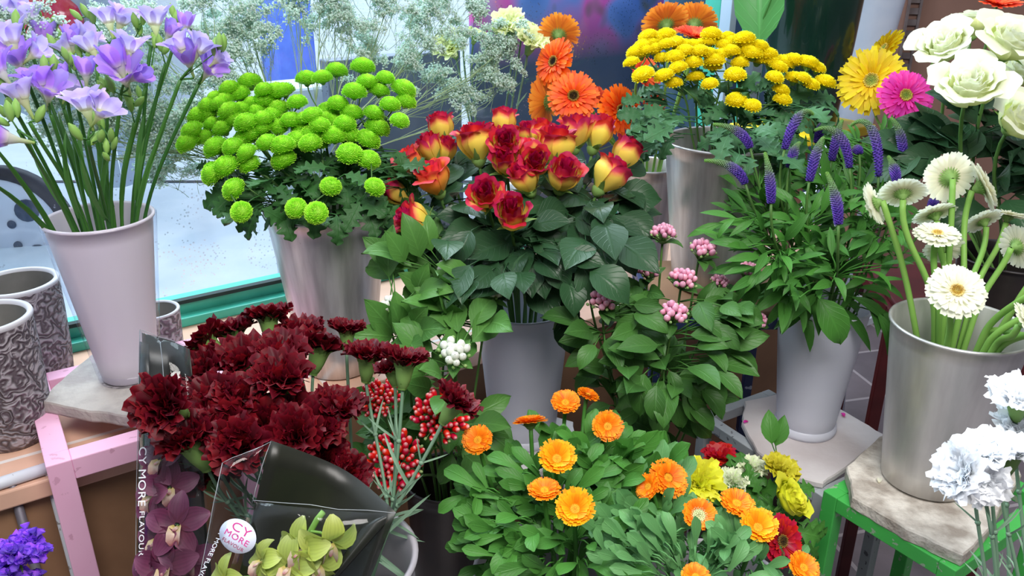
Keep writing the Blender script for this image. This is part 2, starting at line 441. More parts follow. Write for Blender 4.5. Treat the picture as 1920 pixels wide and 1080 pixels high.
# added panel beyond the glass, blurred reflection of flowers painted into its colour
m, n, o = newmat('painted_flower_reflection')
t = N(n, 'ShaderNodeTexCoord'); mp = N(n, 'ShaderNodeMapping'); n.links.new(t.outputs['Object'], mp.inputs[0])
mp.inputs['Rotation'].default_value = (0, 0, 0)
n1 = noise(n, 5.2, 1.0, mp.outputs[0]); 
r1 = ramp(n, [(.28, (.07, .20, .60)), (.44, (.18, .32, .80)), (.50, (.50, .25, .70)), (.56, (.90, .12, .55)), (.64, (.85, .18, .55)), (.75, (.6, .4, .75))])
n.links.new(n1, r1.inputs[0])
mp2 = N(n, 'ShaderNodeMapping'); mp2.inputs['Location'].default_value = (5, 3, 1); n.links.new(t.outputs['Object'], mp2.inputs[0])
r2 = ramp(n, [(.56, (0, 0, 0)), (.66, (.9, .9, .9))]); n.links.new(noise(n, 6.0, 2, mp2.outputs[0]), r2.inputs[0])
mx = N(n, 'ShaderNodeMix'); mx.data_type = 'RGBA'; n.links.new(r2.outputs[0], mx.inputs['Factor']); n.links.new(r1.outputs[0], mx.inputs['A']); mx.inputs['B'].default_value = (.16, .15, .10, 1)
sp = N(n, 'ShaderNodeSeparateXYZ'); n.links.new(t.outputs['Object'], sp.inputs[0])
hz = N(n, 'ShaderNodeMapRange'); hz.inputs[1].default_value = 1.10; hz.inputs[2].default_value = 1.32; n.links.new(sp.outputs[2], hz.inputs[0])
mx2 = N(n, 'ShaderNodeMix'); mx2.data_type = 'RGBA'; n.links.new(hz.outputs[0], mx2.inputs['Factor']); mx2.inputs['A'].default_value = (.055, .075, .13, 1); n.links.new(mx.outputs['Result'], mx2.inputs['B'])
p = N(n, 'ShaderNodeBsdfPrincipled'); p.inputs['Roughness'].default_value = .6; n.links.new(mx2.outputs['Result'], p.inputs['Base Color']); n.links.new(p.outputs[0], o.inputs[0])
m_reflection = m
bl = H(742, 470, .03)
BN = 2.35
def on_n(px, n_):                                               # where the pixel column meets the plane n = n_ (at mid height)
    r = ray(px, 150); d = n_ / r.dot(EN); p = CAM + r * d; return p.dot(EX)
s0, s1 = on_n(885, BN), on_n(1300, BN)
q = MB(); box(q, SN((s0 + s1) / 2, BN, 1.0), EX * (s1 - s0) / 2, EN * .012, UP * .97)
bd = q.build('reflection_panel', m_reflection, smooth=False)
tag(bd, 'added dark blue panel beyond the glass, blurred magenta flower reflection painted into its colour', 'board')
def z_at(px, py, n_):
    r = ray(px, py); return (CAM + r * (n_ / r.dot(EN))).z
s2 = on_n(608, 2.45); zt = z_at(860, 92, 2.45)
q = MB(); box(q, SN((s0 + s2) / 2, 2.45, zt / 2 + .015), EX * (s0 - s2) / 2, EN * .03, UP * (zt / 2 - .015))
bd = bevel(q.build('low_wall', plain('slate_blue_panel', (.09, .115, .17), (.13, .16, .22), .3, scale=3), smooth=False), .004)
tag(bd, 'low slate-grey partition outside the glass behind the red and yellow roses', 'partition')
q = MB(); sb = on_n(545, 3.2); box(q, SN(sb, 3.2, .83), EX * .075, EN * .10, UP * .80)
bx = bevel(q.build('blue_bin', plain('blue_plastic', (.12, .22, .80), (.16, .28, .90), .4), smooth=False), .01)
bx['label'] = 'narrow blue bin outside the glass behind the pale sprays'; bx['category'] = 'bin'
zk = z_at(540, 160, 2.8)
q = MB(); box(q, SN(on_n(570, 2.8), 2.8, zk / 2 + .02), EX * .14, EN * .10, UP * (zk / 2 - .015))
kr = bevel(q.build('bollard_block', plain('pale_concrete', (.45, .55, .60), (.55, .66, .72), .7, scale=12), smooth=False), .01)
tag(kr, 'pale concrete block on the pavement in front of the blue bin', 'block')

# ---------------------------------------------------------------- stands and slabs
def peel(name, c1, c2, chip, rough=.5):
    m, n, o = newmat(name)
    r = ramp(n, [(.3, c1), (.7, c2)]); n.links.new(noise(n, 9), r.inputs[0])
    ch = ramp(n, [(.64, (0, 0, 0)), (.66, (1, 1, 1))]); n.links.new(noise(n, 55, 5), ch.inputs[0])
    mx = N(n, 'ShaderNodeMix'); mx.data_type = 'RGBA'; n.links.new(ch.outputs[0], mx.inputs['Factor'])
    n.links.new(r.outputs[0], mx.inputs['A']); mx.inputs['B'].default_value = col(chip)
    p = N(n, 'ShaderNodeBsdfPrincipled'); p.inputs['Roughness'].default_value = rough
    n.links.new(mx.outputs['Result'], p.inputs['Base Color']); n.links.new(p.outputs[0], o.inputs[0]); return m
m_pink = peel('pink_paint', (.86, .46, .66), (.90, .52, .72), (.70, .36, .52))
m_green = peel('green_paint', (.05, .42, .07), (.07, .50, .09), (.30, .42, .28))
m_grey = peel('grey_white_paint', (.34, .37, .40), (.45, .48, .50), (.12, .12, .14))
m_blue = peel('blue_paint', (.02, .035, .12), (.03, .05, .16), (.45, .52, .65))
m_red = plain('dark_red_paint', (.07, .008, .012), (.10, .012, .016), .4)
m_wht = peel('white_paint', (.60, .64, .70), (.70, .73, .78), (.30, .28, .28))
m_blk = plain('black_metal', (.012, .012, .014), (.02, .02, .022), .4)
m_slate = plain('grey_slate', (.33, .30, .29), (.48, .45, .42), .75, scale=25, detail=8, bump=.6, bscale=120)
m_slatew = plain('whitewashed_board', (.58, .52, .52), (.72, .68, .68), .6, scale=7, detail=8, bump=.3, bscale=70)
m_stone = plain('sandy_stone', (.36, .31, .26), (.74, .69, .61), .85, scale=30, detail=9, bump=.9, bscale=130)
def stand(name, label, c, mat, w=.024, z1=.8, legs_to=0.0, board=None, short=()):
    """c: four corner points (xy) in order; rails on top, four legs"""
    cen = sum((Vector((p[0], p[1], 0)) for p in c), Vector()) / 4
    t = thing(name, label, 'stand', (cen.x, cen.y, legs_to))
    P = [Vector((p[0], p[1], z1 - w / 2)) for p in c]
    for i in range(4):
        q = MB(); a, b = P[i], P[(i + 1) % 4]; d = (b - a).normalized() * w * .5
        bar(q, a + d, b - d, w, w); bevel(q.build('rail', mat, t, False), .0015)
    for i in range(4):
        q = MB(); e1 = (P[(i + 1) % 4] - P[i]).normalized(); zb = short[i] if short else legs_to
        e2 = Vector((-e1.y, e1.x, 0))
        box(q, (P[i].x, P[i].y, (z1 + zb) / 2), e1 * w * .5, e2 * w * .5, UP * (z1 - zb) / 2)
        bevel(q.build('leg', mat, t, False), .0015)
    if board:
        q = MB(); slab(q, [p for p in c], z1, z1 + .012); bevel(q.build('board', board, t, False), .001)
    return t
def slabthing(name, label, pts, z1, th, mat, seed):
    P = [H(x, y, z1) for x, y in pts]; q = MB(); slab(q, [(p.x, p.y, 0) for p in P], z1 - th, z1, 0, .0014, seed)
    o = q.build(name, mat, smooth=False); tag(o, label, 'slab'); return o
fl_ = H(107, 858, .795); s_ = fl_.dot(EX); n_ = fl_.dot(EN)
cs = [SN(s_, n_), SN(s_ + .27, n_), SN(s_ + .27, n_ + .28), SN(s_, n_ + .28)]
stand('pink_stand', 'pink painted metal stand in front of the window at lower left', cs, m_pink, .034, .795, 0, short=(0, 0, SILL, SILL))
z1 = .817
slabthing('slate_slab', 'grey slate slab on the pink stand under the frosted freesia vase', [(74, 752), (120, 706), (172, 664), (300, 645), (375, 700), (350, 800), (262, 782), (170, 770)], z1, .021, m_slate, 3)
# white stand at the left edge
a = H(-120, 945, .76); b = H(88, 878, .76)
a.z = b.z = .76
t = thing('white_stand', 'white round-rail stand cut off by the left edge beside the pink stand', 'stand', (b.x, b.y, 0))
q = MB(); tube(q, [a, b], .0095, 10); q.build('rail', m_wht, t)
b2 = a.lerp(b, .66)
q = MB(); tube(q, [b2, Vector((b2.x, b2.y, 0))], .007, 8); q.build('leg', plain('dull_steel', (.16, .15, .18), rough=.5, metal=.4), t)
q = MB(); tube(q, [a, Vector((a.x, a.y, 0))], .009, 8); q.build('leg', m_wht, t)
q = MB(); tube(q, [b, Vector((b.x, b.y, 0.0))], .006, 8); q.build('leg', m_wht, t)
# under the rose vase
c0 = H(985, 825, .60)
cs = [(c0.x - .08, c0.y - .08), (c0.x + .08, c0.y - .08), (c0.x + .08, c0.y + .06), (c0.x - .08, c0.y + .06)]
stand('white_metal_stand', 'low white stand under the slab of the rose vase', cs, m_wht, .02, .592)
slabthing('white_slab', 'whitewashed slab under the white rose vase, among orange marigold heads', [(872, 800), (985, 765), (1075, 790), (1085, 845), (1010, 885), (905, 870)], .61, .016, m_slatew, 5)
# grey peeling stand + slab under the violet speedwell vase
A = H(1324, 779, .615); E = H(1542, 922, .615); Bc = H(1440, 735, .615)
ab = (Bc - A); ab.z = 0; ln = ab.length; ae = (E - A); ae.z = 0; ae2 = Vector((-ae.y, ae.x, 0)).normalized()
if ae2.dot(ab) < 0: ae2 = -ae2
cs = [A, E, E + ae2 * ln * 1.0, A + ae2 * ln * 1.0]
stand('grey_stand', 'peeling grey metal stand under the vase of violet flower spikes', cs, m_grey, .022, .615)
slabthing('white_board_slab', 'whitewashed angular slab with petal crumbs under the violet spike vase', [(1397, 752), (1470, 735), (1575, 765), (1659, 815), (1605, 862), (1544, 905), (1470, 886), (1420, 845), (1391, 791)], .630, .014, m_slatew, 8)
# blue stand carrying the tall metal bucket
cs = [(.27, 1.395), (.535, 1.395), (.535, 1.66), (.27, 1.66)]
stand('blue_stand', 'peeling dark blue metal stand behind the pink bouvardia', cs, m_blue, .020, .848, board=m_sillf)
# green stand
FLc = H(1566, 922, .662); FR = H(1786, 1055, .662); v = FR - FLc; v.z = 0; pr = Vector((-v.y, v.x, 0)).normalized()
if pr.y < 0: pr = -pr
dp_ = .27
cs = [FLc, FR, FR + pr * dp_, FLc + pr * dp_]
stand('green_stand', 'bright green chipped metal stand at lower right', cs, m_green, .026, .662)
slabthing('stone_slab', 'rough sandy stone slab on the green stand under the gerbera bucket', [(1587, 874), (1650, 818), (1760, 785), (1885, 820), (1915, 890), (1856, 990), (1808, 1040), (1700, 990), (1600, 930)], .685, .024, m_stone, 11)
# dark red stand behind
r0 = D(1665, 640, 1.72); cs = [(r0.x, r0.y), (r0.x + .26, r0.y - .05), (r0.x + .30, r0.y + .2), (r0.x + .03, r0.y + .25)]
stand('dark_red_stand', 'dark red metal stand behind the gerbera bucket', cs, m_red, .024, .80, board=m_red)
# black stand leg near the carnation bucket
r0 = D(786, 1000, 1.28); bs = Vector((r0.x, r0.y, 0))
cs = [(r0.x, r0.y), (r0.x + .24, r0.y + .01), (r0.x + .24, r0.y + .2), (r0.x, r0.y + .2)]
# brown crate in front of the sill wall
# yellow-topped stool under the dark green pot
yc = D(1505, 232, 2.12)
t = thing('yellow_stool', 'low stool with a bright yellow top under the dark green plant pot', 'stool', (yc.x, yc.y, SILL))
q = MB(); box(q, (yc.x, yc.y, yc.z - .012), EX * .15, EN * .11, (0, 0, .012)); bevel(q.build('seat', plain('yellow_paint', (.85, .62, .02), (.9, .7, .04), .4), t, False), .004)
for sx_, sy_ in ((-1, -1), (1, -1), (1, 1), (-1, 1)):
    q = MB(); box(q, Vector((yc.x, yc.y, (yc.z - .024 + SILL) / 2)) + EX * sx_ * .13 + EN * sy_ * .09, EX * .012, EN * .012, (0, 0, (yc.z - .024 - SILL) / 2)); q.build('leg', m_board, t, False)

# ---------------------------------------------------------------- vases, buckets, pots
m_alu = plain('brushed_aluminium', (.55, .54, .55), (.76, .75, .76), .38, metal=.8, scale=7, stretch=(9, 9, .6), bump=.05)
m_alu2 = plain('dull_aluminium', (.58, .57, .56), (.76, .75, .73), .45, metal=.7, scale=6, stretch=(5, 5, .8), bump=.12, bscale=14)
m_frost = plain('frosted_white_plastic', (.86, .80, .88), (.90, .84, .90), .35, scale=5, trans=.25)
m_frost2 = plain('frosted_grey_white_plastic', (.78, .80, .93), (.84, .86, .96), .35, scale=5, trans=.2)
m_shell = clear_mat('clear_shell', (.97, .97, 1), .015, .04)
m_black = plain('black_plastic', (.018, .014, .014), (.028, .02, .02), .35)
m_bucket = plain('grey_white_bucket', (.42, .40, .44), (.50, .48, .52), .4)
m_water = plain('dull_water', (.10, .12, .09), rough=.1)
def vessel(name, label, cat, base, top_c, r0, r1, mat, th=.003, lip=.0025, group=None, shell=False, foot=False):
    """an upright open vessel standing at base; top_c gives the rim height"""
    h = top_c.z - base.z
    base = Vector((base.x, base.y, base.z))
    t = thing(name, label, cat, base, group)
    k = lambda f: r0 + (r1 - r0) * f
    pr = [(.001, 0), (r0 * .9, 0), (r0, .004)] + [(k(f), h * f) for f in (.15, .3, .45, .6, .75, .9, .985)] + \
         [(k(1) + lip, h - lip * 1.5), (k(1) + lip * 1.2, h), (k(1), h + lip * .6), (k(1) - th, h - .002)] + [(k(f) - th, h * f) for f in (.8, .6, .4, .2, .05)] + [(.001, .008)]
    q = MB(); lathe(q, base, pr, 56); q.build('body', mat, t)
    if shell:
        q = MB(); lathe(q, base, [(k(f) + .0055, h * f) for f in (.03, .3, .6, .9, .995)] + [(k(1) + .002, h + .001)], 56)
        q.build('clear_shell', m_shell, t)
    if foot:
        q = MB(); lathe(q, base, [(r0 * .85, 0), (r0 + .004, 0), (r0 + .006, .006), (r0 + .005, .014), (r0, .018)], 48); q.build('foot_ring', m_shell if shell else m_frost2, t)
    t['h'] = h
    del t['h']
    return dict(t=t, b=base, r0=r0, r1=r1, h=h, rim=base + UP * h)
b = H(245, 703, .817); V1 = vessel('frosted_vase', 'tall frosted white vase of purple freesias on the slate slab', 'vase', b, Vector((0, 0, .817 + .280)), .043, .079, m_frost, shell=True, foot=True)
b = H(640, 712, .751); b = SN(b.dot(EX) + .022, 1.345, SILL); V2 = vessel('metal_bucket', 'brushed metal bucket of green pompons on the window sill', 'bucket', b, Vector((0, 0, SILL + .312)), .067, .104, m_alu)
b = H(980, 812, .611); V3 = vessel('white_vase', 'frosted white vase holding the red and yellow roses', 'vase', b, Vector((0, 0, .611 + .275)), .062, .086, m_frost2, foot=True)
b = Vector((.40, 1.53, .861)); V4 = vessel('tall_metal_bucket', 'tall metal bucket holding the yellow button chrysanthemums', 'bucket', b, Vector((0, 0, 1.150)), .080, .115, m_alu)
b = H(1508, 800, .631); V5 = vessel('grey_white_vase', 'frosted grey-white vase of violet flower spikes on the white slab', 'vase', b, Vector((0, 0, .631 + .262)), .052, .080, m_frost2, foot=True)
b = H(1733, 897, .686); V6 = vessel('gerbera_bucket', 'dull metal bucket of white gerberas on the sandy stone slab', 'bucket', b, Vector((0, 0, .686 + .278)), .066, .096, m_alu2, th=.003)
b = D(1205, 470, 1.95); V7 = vessel('grey_bucket', 'slim grey bucket of orange gerberas behind the roses', 'bucket', SN(b.dot(EX), b.dot(EN), SILL), Vector((0, 0, SILL + .275)), .055, .070, m_alu)
b = D(625, 1040, 1.06); V8 = vessel('white_bucket', 'white bucket of dark red carnations cut off by the lower edge', 'bucket', Vector((b.x, b.y, .53)), Vector((0, 0, D(608, 1012, 1.09).z)), .08, .103, m_bucket, th=.004, lip=.004)
b = D(838, 893, 1.36); V9 = vessel('black_bucket', 'black bucket of white and red bouvardia at lower middle', 'bucket', Vector((b.x, b.y, .42)), Vector((0, 0, b.z)), .058, .068, m_black)
b = D(1215, 850, 1.45); V10 = vessel('dark_pot', 'dark pot under the pink bouvardia, behind the orange marigolds', 'pot', Vector((b.x, b.y, .42)), Vector((0, 0, b.z)), .055, .068, m_black)
b = D(1040, 1075, 1.13); V11 = vessel('pale_bucket', 'pale grey bucket hidden under the marigold leaves', 'bucket', Vector((b.x, b.y, .42)), Vector((0, 0, b.z)), .085, .11, m_bucket)
b = D(1400, 955, 1.36); V12 = vessel('black_pot', 'black pot of mixed ranunculus behind the right hand marigolds', 'pot', Vector((b.x, b.y, .40)), Vector((0, 0, b.z)), .07, .095, m_black)
b = D(1895, 480, 1.62); V13 = vessel('dark_bucket', 'dark bucket of white roses half out at the right edge', 'bucket', Vector((b.x, b.y, .812)), Vector((0, 0, b.z)), .08, .095, m_black)
b = D(1330, 1120, 1.10); V14 = vessel('pale_tub', 'pale tub under the right hand marigolds at the lower edge', 'tub', Vector((b.x, b.y, .42)), Vector((0, 0, b.z)), .09, .115, m_bucket)
b = D(1940, 1180, 1.0); V15 = vessel('white_tub', 'tall white tub of white carnations beyond the right edge', 'tub', Vector((b.x, b.y, .0)), Vector((0, 0, b.z)), .07, .08, m_bucket)
b = D(-20, 1160, 1.0); V16 = vessel('small_tub', 'small white tub of purple statice beyond the lower left corner', 'tub', Vector((b.x, b.y, 0)), Vector((0, 0, b.z)), .06, .07, m_bucket)
# low table carrying the front row
t = thing('low_table', 'low dark table under the front row of buckets', 'table', (.085, .975, 0))
q = MB(); box(q, (.085, .975, .405), (.41, 0, 0), (0, .255, 0), (0, 0, .014)); q.build('table_top', m_slatew, t, False)
for x_ in (-.30, .47):
    for y_ in (.75, 1.20):
        q = MB(); box(q, (x_, y_, .195), (.016, 0, 0), (0, .016, 0), (0, 0, .196)); q.build('leg', m_blk, t, False)
# carved clay pots on the sill
m, n, o = newmat('carved_clay')
t_ = N(n, 'ShaderNodeTexCoord'); ds = N(n, 'ShaderNodeTexNoise'); ds.inputs['Scale'].default_value = 22; n.links.new(t_.outputs['Object'], ds.inputs['Vector'])
ad = N(n, 'ShaderNodeVectorMath'); ad.operation = 'MULTIPLY_ADD'; ad.inputs[1].default_value = (.16, .16, .16); n.links.new(ds.outputs['Color'], ad.inputs[0]); n.links.new(t_.outputs['Object'], ad.inputs[2])
wv = N(n, 'ShaderNodeTexWave'); wv.wave_type = 'RINGS'; wv.inputs['Scale'].default_value = 11; wv.inputs['Distortion'].default_value = 16; wv.inputs['Detail'].default_value = 2; wv.inputs['Detail Scale'].default_value = 1.6
n.links.new(ad.outputs[0], wv.inputs['Vector'])
rr_ = ramp(n, [(.05, (.10, .08, .095)), (.3, (.24, .21, .235)), (1, (.38, .35, .39))]); n.links.new(wv.outputs['Fac'], rr_.inputs[0])
p = N(n, 'ShaderNodeBsdfPrincipled'); p.inputs['Roughness'].default_value = .6; n.links.new(rr_.outputs[0], p.inputs['Base Color'])
bp = N(n, 'ShaderNodeBump'); bp.inputs['Strength'].default_value = 1; bp.inputs['Distance'].default_value = .006; n.links.new(wv.outputs['Fac'], bp.inputs['Height']); n.links.new(bp.outputs[0], p.inputs['Normal'])
n.links.new(p.outputs[0], o.inputs[0]); m_clay = m
m_clayin = plain('clay_inside', (.16, .16, .15), (.24, .23, .22), .7, scale=12); m_clayrim = plain('clay_rim', (.50, .50, .55), (.58, .58, .62), .5, scale=12)
def carved(name, label, c, r, h):
    t = thing(name, label, 'pot', c)
    q = MB(); lathe(q, c, [(.001, 0), (r * .75, 0), (r * .86, .012), (r * .93, h * .3), (r * .98, h * .7), (r, h * .97)], 64); q.build('body', m_clay, t)
    q = MB(); lathe(q, c, [(r, h * .965), (r * 1.02, h * .98), (r * 1.0, h), (r * .90, h), (r * .87, h * .97)], 64); q.build('rim', m_clayrim, t)
    q = MB(); lathe(q, c, [(r * .87, h * .975), (r * .85, h * .6), (r * .8, .04), (.001, .03)], 48); q.build('inner_wall', m_clayin, t)
V17 = vessel('slim_bucket', 'slim bucket of pale yellow carnations behind the roses', 'bucket', SN(D(935, 400, 1.9).dot(EX), 1.56, SILL), Vector((0, 0, SILL + .22)), .045, .055, m_alu)
V18 = vessel('spray_bucket', 'slim bucket of white gypsophila behind the green pompons', 'bucket', SN(D(575, 480, 1.75).dot(EX), 1.56, SILL), Vector((0, 0, SILL + .24)), .045, .055, m_alu)
b = D(360, 1330, .99); V19 = vessel('tall_tub', 'tall black tub holding the wrapped orchids below the lower edge', 'tub', Vector((b.x, b.y, 0)), Vector((0, 0, b.z)), .07, .09, m_black)
carved('carved_pot', 'front grey clay pot with carved scrolls, by the pink stand', H(30, 818, SILL), .066, .215)
carved('carved_pot', 'rear carved grey clay pot, partly behind the front one', H(75, 712, SILL), .068, .196)
carved('carved_pot', 'small carved clay pot peeking out behind the freesia vase', H(306, 668, SILL), .044, .10)
# dark green plant pot with a leaf
gp = Vector((yc.x - .01, yc.y, yc.z)); 
t = thing('green_plant_pot', 'tall glossy dark green plant pot on the yellow stool', 'plant pot', gp)
q = MB(); lathe(q, gp, [(.001, 0), (.082, 0), (.088, .01), (.104, .2), (.116, .42), (.120, .50), (.124, .505), (.12, .51), (.112, .5), (.10, .3), (.001, .28)], 48)
q.build('body', plain('dark_green_glaze', (.004, .022, .016), (.008, .035, .026), .22, scale=5, coat=.4), t)
q = MB(); random.seed(4)
PLS = bez(gp + Vector((-.02, 0, .30)), gp + Vector((-.05, -.05, .5)), gp + Vector((-.12, -.10, .40)), D(1418, 74, 1.98), 10)
tube(q, PLS, .003, 6, .5); q.build('stalk', plain('stalk_green', (.05, .2, .04), rough=.4), t)
PLANT = t
# white planter behind
wp = D(1598, 232, 2.40)
t = thing('white_planter', 'white curved planter edge beside the dark green pot', 'planter', Vector((wp.x, wp.y, 0)))
hh = wp.z
q = MB(); lathe(q, (wp.x, wp.y, 0), [(.001, 0), (.12, 0), (.085, hh * .5), (.055, hh), (.062, hh + .15), (.085, hh + .35), (.13, hh + .6), (.135, hh + .62), (.12, hh + .61), (.001, hh + .4)], 48)
q.build('body', plain('white_glaze', (.55, .66, .85), (.60, .70, .88), .3), t)
# ---------------------------------------------------------------- petals, leaves and flower heads
def petal(L, wid, a0, a1, r0=0, z0=0, cup=0, nv=3, p=1.0, ruf=0, rf=3, ph=0, tip=0, side=0):
    """returns points (nu,nv,3), t, s: a blade leaving the axis, bending from angle a0 to a1 (0 = flat out, 90 = up)"""
    nu = len(wid); us = np.linspace(0, 1, nu); a = np.radians(a0 + (a1 - a0) * us ** p)
    st = L / (nu - 1); am = (a[1:] + a[:-1]) / 2
    x = r0 + np.concatenate([[0], np.cumsum(np.cos(am) * st)]); z = z0 + np.concatenate([[0], np.cumsum(np.sin(am) * st)])
    v = np.linspace(-1, 1, nv)
    W = np.asarray(wid)[:, None] * v[None, :]
    lift = cup * v[None, :] ** 2 * np.asarray(wid)[:, None]
    if ruf: lift = lift + ruf * us[:, None] ** 1.5 * np.sin(v[None, :] * rf * PI + ph)
    X = x[:, None] - np.sin(a)[:, None] * lift; Z = z[:, None] + np.cos(a)[:, None] * lift
    if tip:                                                     # notched or toothed end
        X = X + np.cos(a)[:, None] * tip * (us[:, None] ** 6) * np.cos(v[None, :] * PI * 2.5)
        Z = Z + np.sin(a)[:, None] * tip * (us[:, None] ** 6) * np.cos(v[None, :] * PI * 2.5)
    P = np.stack([X, W + side * us[:, None] ** 2, Z], -1)
    T = np.repeat(us, nv); S = np.tile(np.abs(v), nu)
    return P, T, S
def put(mb, pet, phi, R=0., mat=0, tilt=0):
    P, T, S = pet; nu, nv = P.shape[:2]; V = P.reshape(-1, 3)
    c, s = math.cos(phi), math.sin(phi)
    V = np.stack([V[:, 0] * c - V[:, 1] * s, V[:, 0] * s + V[:, 1] * c, V[:, 2]], -1)
    mb.add(V, gfaces(nu, nv), T, S, R, mat)
def ball(mb, c, r, nz=5, n=6, R=0., mat=0, sz=1.0, T=None, axis=None):
    V = []; TT = []
    q_ = Vector(axis).to_track_quat('Z', 'Y') if axis is not None else None
    for i in range(nz):
        a = PI * (.03 + .94 * i / (nz - 1))
        for j in range(n):
            b = 2 * PI * j / n; v = Vector((math.sin(a) * math.cos(b), math.sin(a) * math.sin(b), -math.cos(a) * sz)) * r
            if q_ is not None: v = q_ @ v
            V.append((c[0] + v.x, c[1] + v.y, c[2] + v.z)); TT.append(i / (nz - 1))
    mb.add(V, gfaces(nz, n, True), TT if T is None else T, 0, R, mat)
def rs(x): return np.asarray(x, float)
STRAP = rs([.35, .72, .95, 1, 1, .92, .62])

def gerbera_heads(nm, pm, dm, cm, R_=.048, seed=0, closed=0, n=(26, 24, 18), pw=1.0):
    random.seed(seed); q = MB()
    for k in range(n[0]):
        put(q, petal(R_ - .006 + rnd(-.002, .002), STRAP * .0052 * pw, rnd(2, 8) + closed, rnd(-14, -2) + closed, .006, 0, .25, 3, 1, 0, 3, 0, -.001), 2 * PI * k / n[0] + rnd(-.04, .04), rnd(0, 1))
    for k in range(n[1]):
        put(q, petal(R_ * .88 - .006, STRAP * .0048 * pw, rnd(12, 22) + closed, rnd(-6, 8) + closed, .006, .001, .25, 3, 1, 0, 3, 0, -.001), 2 * PI * (k + .5) / n[1] + rnd(-.06, .06), rnd(0, 1))
    for k in range(n[2]):
        put(q, petal(R_ * rnd(.36, .5), rs([.6, 1, 1, .5]) * .0028, rnd(30, 45) + closed * .5, rnd(5, 20), .007, .002, .3, 3), 2 * PI * k / n[2] + rnd(-.1, .1), rnd(0, 1))
    pet = q.mesh(nm + '_petals', pm)
    q = MB()
    for k in range(90):
        r = .0105 * math.sqrt(k / 90); a = k * 2.39996
        ball(q, (r * math.cos(a), r * math.sin(a), .0035 + .002 * (r / .0105)), .0011 + .0005 * (k > 55), 4, 5, rnd(0, 1), 0, 1.7, r / .0105)
    lathe(q, (0, 0, 0), [(.011, .0), (.0115, .003), (.008, .0035), (.0005, .003)], 16, R=.3)
    dsc = q.mesh(nm + '_disc', dm)
    q = MB()
    lathe(q, (0, 0, 0), [(.0025, -.016), (.006, -.013), (.0105, -.006), (.0125, .000), (.011, .001)], 18)
    for k in range(22): put(q, petal(.014, rs([.8, 1, .7, .1]) * .002, 55, 5, .0085, -.009, .3, 3), 2 * PI * k / 22, rnd(0, 1))
    cal = q.mesh(nm + '_calyx', cm)
    return pet, dsc, cal
def pom_head(nm, mat, r, n, flat, pl, pw, seed=0, ray_=0):
    random.seed(seed); q = MB()
    lathe(q, (0, 0, 0), [(.001, -r * .35), (r * .55, -r * .25), (r * .78, 0), (r * .70, r * .45 * flat), (r * .4, r * .72 * flat), (.001, r * .80 * flat)], 14, R=.35)
    for k in range(n):
        f = (k + .5) / n; el = math.asin(max(-.25, 1 - 1.25 * f)); a = k * 2.39996
        ca, sa_ = math.cos(el), math.sin(el)
        P, T, S = petal(pl * rnd(.8, 1.15), rs([.7, 1, .75]) * pw, 0, rnd(10, 60), 0, 0, .5, 3)
        # local: out along direction (ca,0,sa)
        V = P.reshape(-1, 3); X = V[:, 0]; Z = V[:, 2]
        bx, bz = ca * r * .74, sa_ * r * .74 * flat
        V2 = np.stack([bx + X * ca - Z * sa_ * .8, V[:, 1], bz + X * sa_ * flat + Z * ca], -1)
        c, s = math.cos(a), math.sin(a)
        V3 = np.stack([V2[:, 0] * c - V2[:, 1] * s, V2[:, 0] * s + V2[:, 1] * c, V2[:, 2]], -1)
        q.add(V3, gfaces(3, 3), T, S, .25 + .6 * rnd(0, 1) * (1 - f * .5))
    for k in range(ray_):
        put(q, petal(pl * 1.5, rs([.7, 1, 1, .6]) * pw * 1.3, rnd(-5, 12), rnd(-25, 0), r * .62, -r * .1, .3, 3), 2 * PI * k / ray_, rnd(.2, .8))
    return q.mesh(nm, mat)
def rose_head(nm, mat, R_=.026, Hh=.046, n=17, open_=.5, seed=0, flare=1.0):
    random.seed(seed); q = MB(); nu, nv = 9, 9
    us = np.linspace(0, 1, nu); vs_ = np.linspace(-1, 1, nv)
    for i in range(n):
        f = i / (n - 1)                                         # 0 core .. 1 outer
        ph = i * 2.39996 + rnd(-.2, .2); half = .95 - .2 * f + (0.5 if f < .25 else 0)
        rad = R_ * (.14 + .86 * f ** .85); hh = Hh * (1.0 - .10 * f * f) * rnd(.96, 1.02)
        out = open_ * f ** 2.2 * flare * rnd(.6, 1.3)
        belly = np.sin(np.clip(us * 1.5 + .12, 0, 1.62) * PI / 2)
        rr = rad * (.16 + .84 * np.maximum(belly, 0)) * (1 - .10 * us ** 3)
        A = vs_[None, :] * half * np.sqrt(np.clip(1 - ((us - .5) / .66) ** 2, .05, 1))[:, None]
        lip = np.clip((us - .72) / .28, 0, 1) ** 1.5
        rv = rr[:, None] + (lip * R_ * .50 * out * 2)[:, None] * (1 - .15 * np.abs(vs_)[None, :]) + (lip * R_ * .16)[:, None] + R_ * .05 * np.sin(vs_ * 5 + i)[None, :] * us[:, None]
        rv = rv + R_ * .035 * vs_[None, :]
        zz = hh * (us ** .9)[:, None] - (lip * Hh * .16 * out)[:, None] - Hh * .05 * (vs_ ** 2)[None, :] * (us ** 3)[:, None]
        zz = zz + np.zeros_like(rv)
        tipv = (1 - np.abs(vs_)) ** 2
        zz = zz + Hh * .02 * tipv[None, :] * (us ** 6)[:, None] * rnd(.3, 1.2)
        X = rv * np.cos(A + ph); Y = rv * np.sin(A + ph)
        # t: rises towards the rim; the inner petals are rim-coloured throughout
        T = np.clip(us[:, None] ** 1.25 + np.zeros_like(rv), 0, 1) + (.42 if f < .45 else (1 - f) * .25) + rnd(-.08, .08)
        q.add(np.stack([X, Y, zz], -1).reshape(-1, 3), gfaces(nu, nv), np.clip(T, 0, 1.4).ravel(), np.tile(np.abs(vs_), nu), rnd(0, 1))
    return q.mesh(nm, mat)
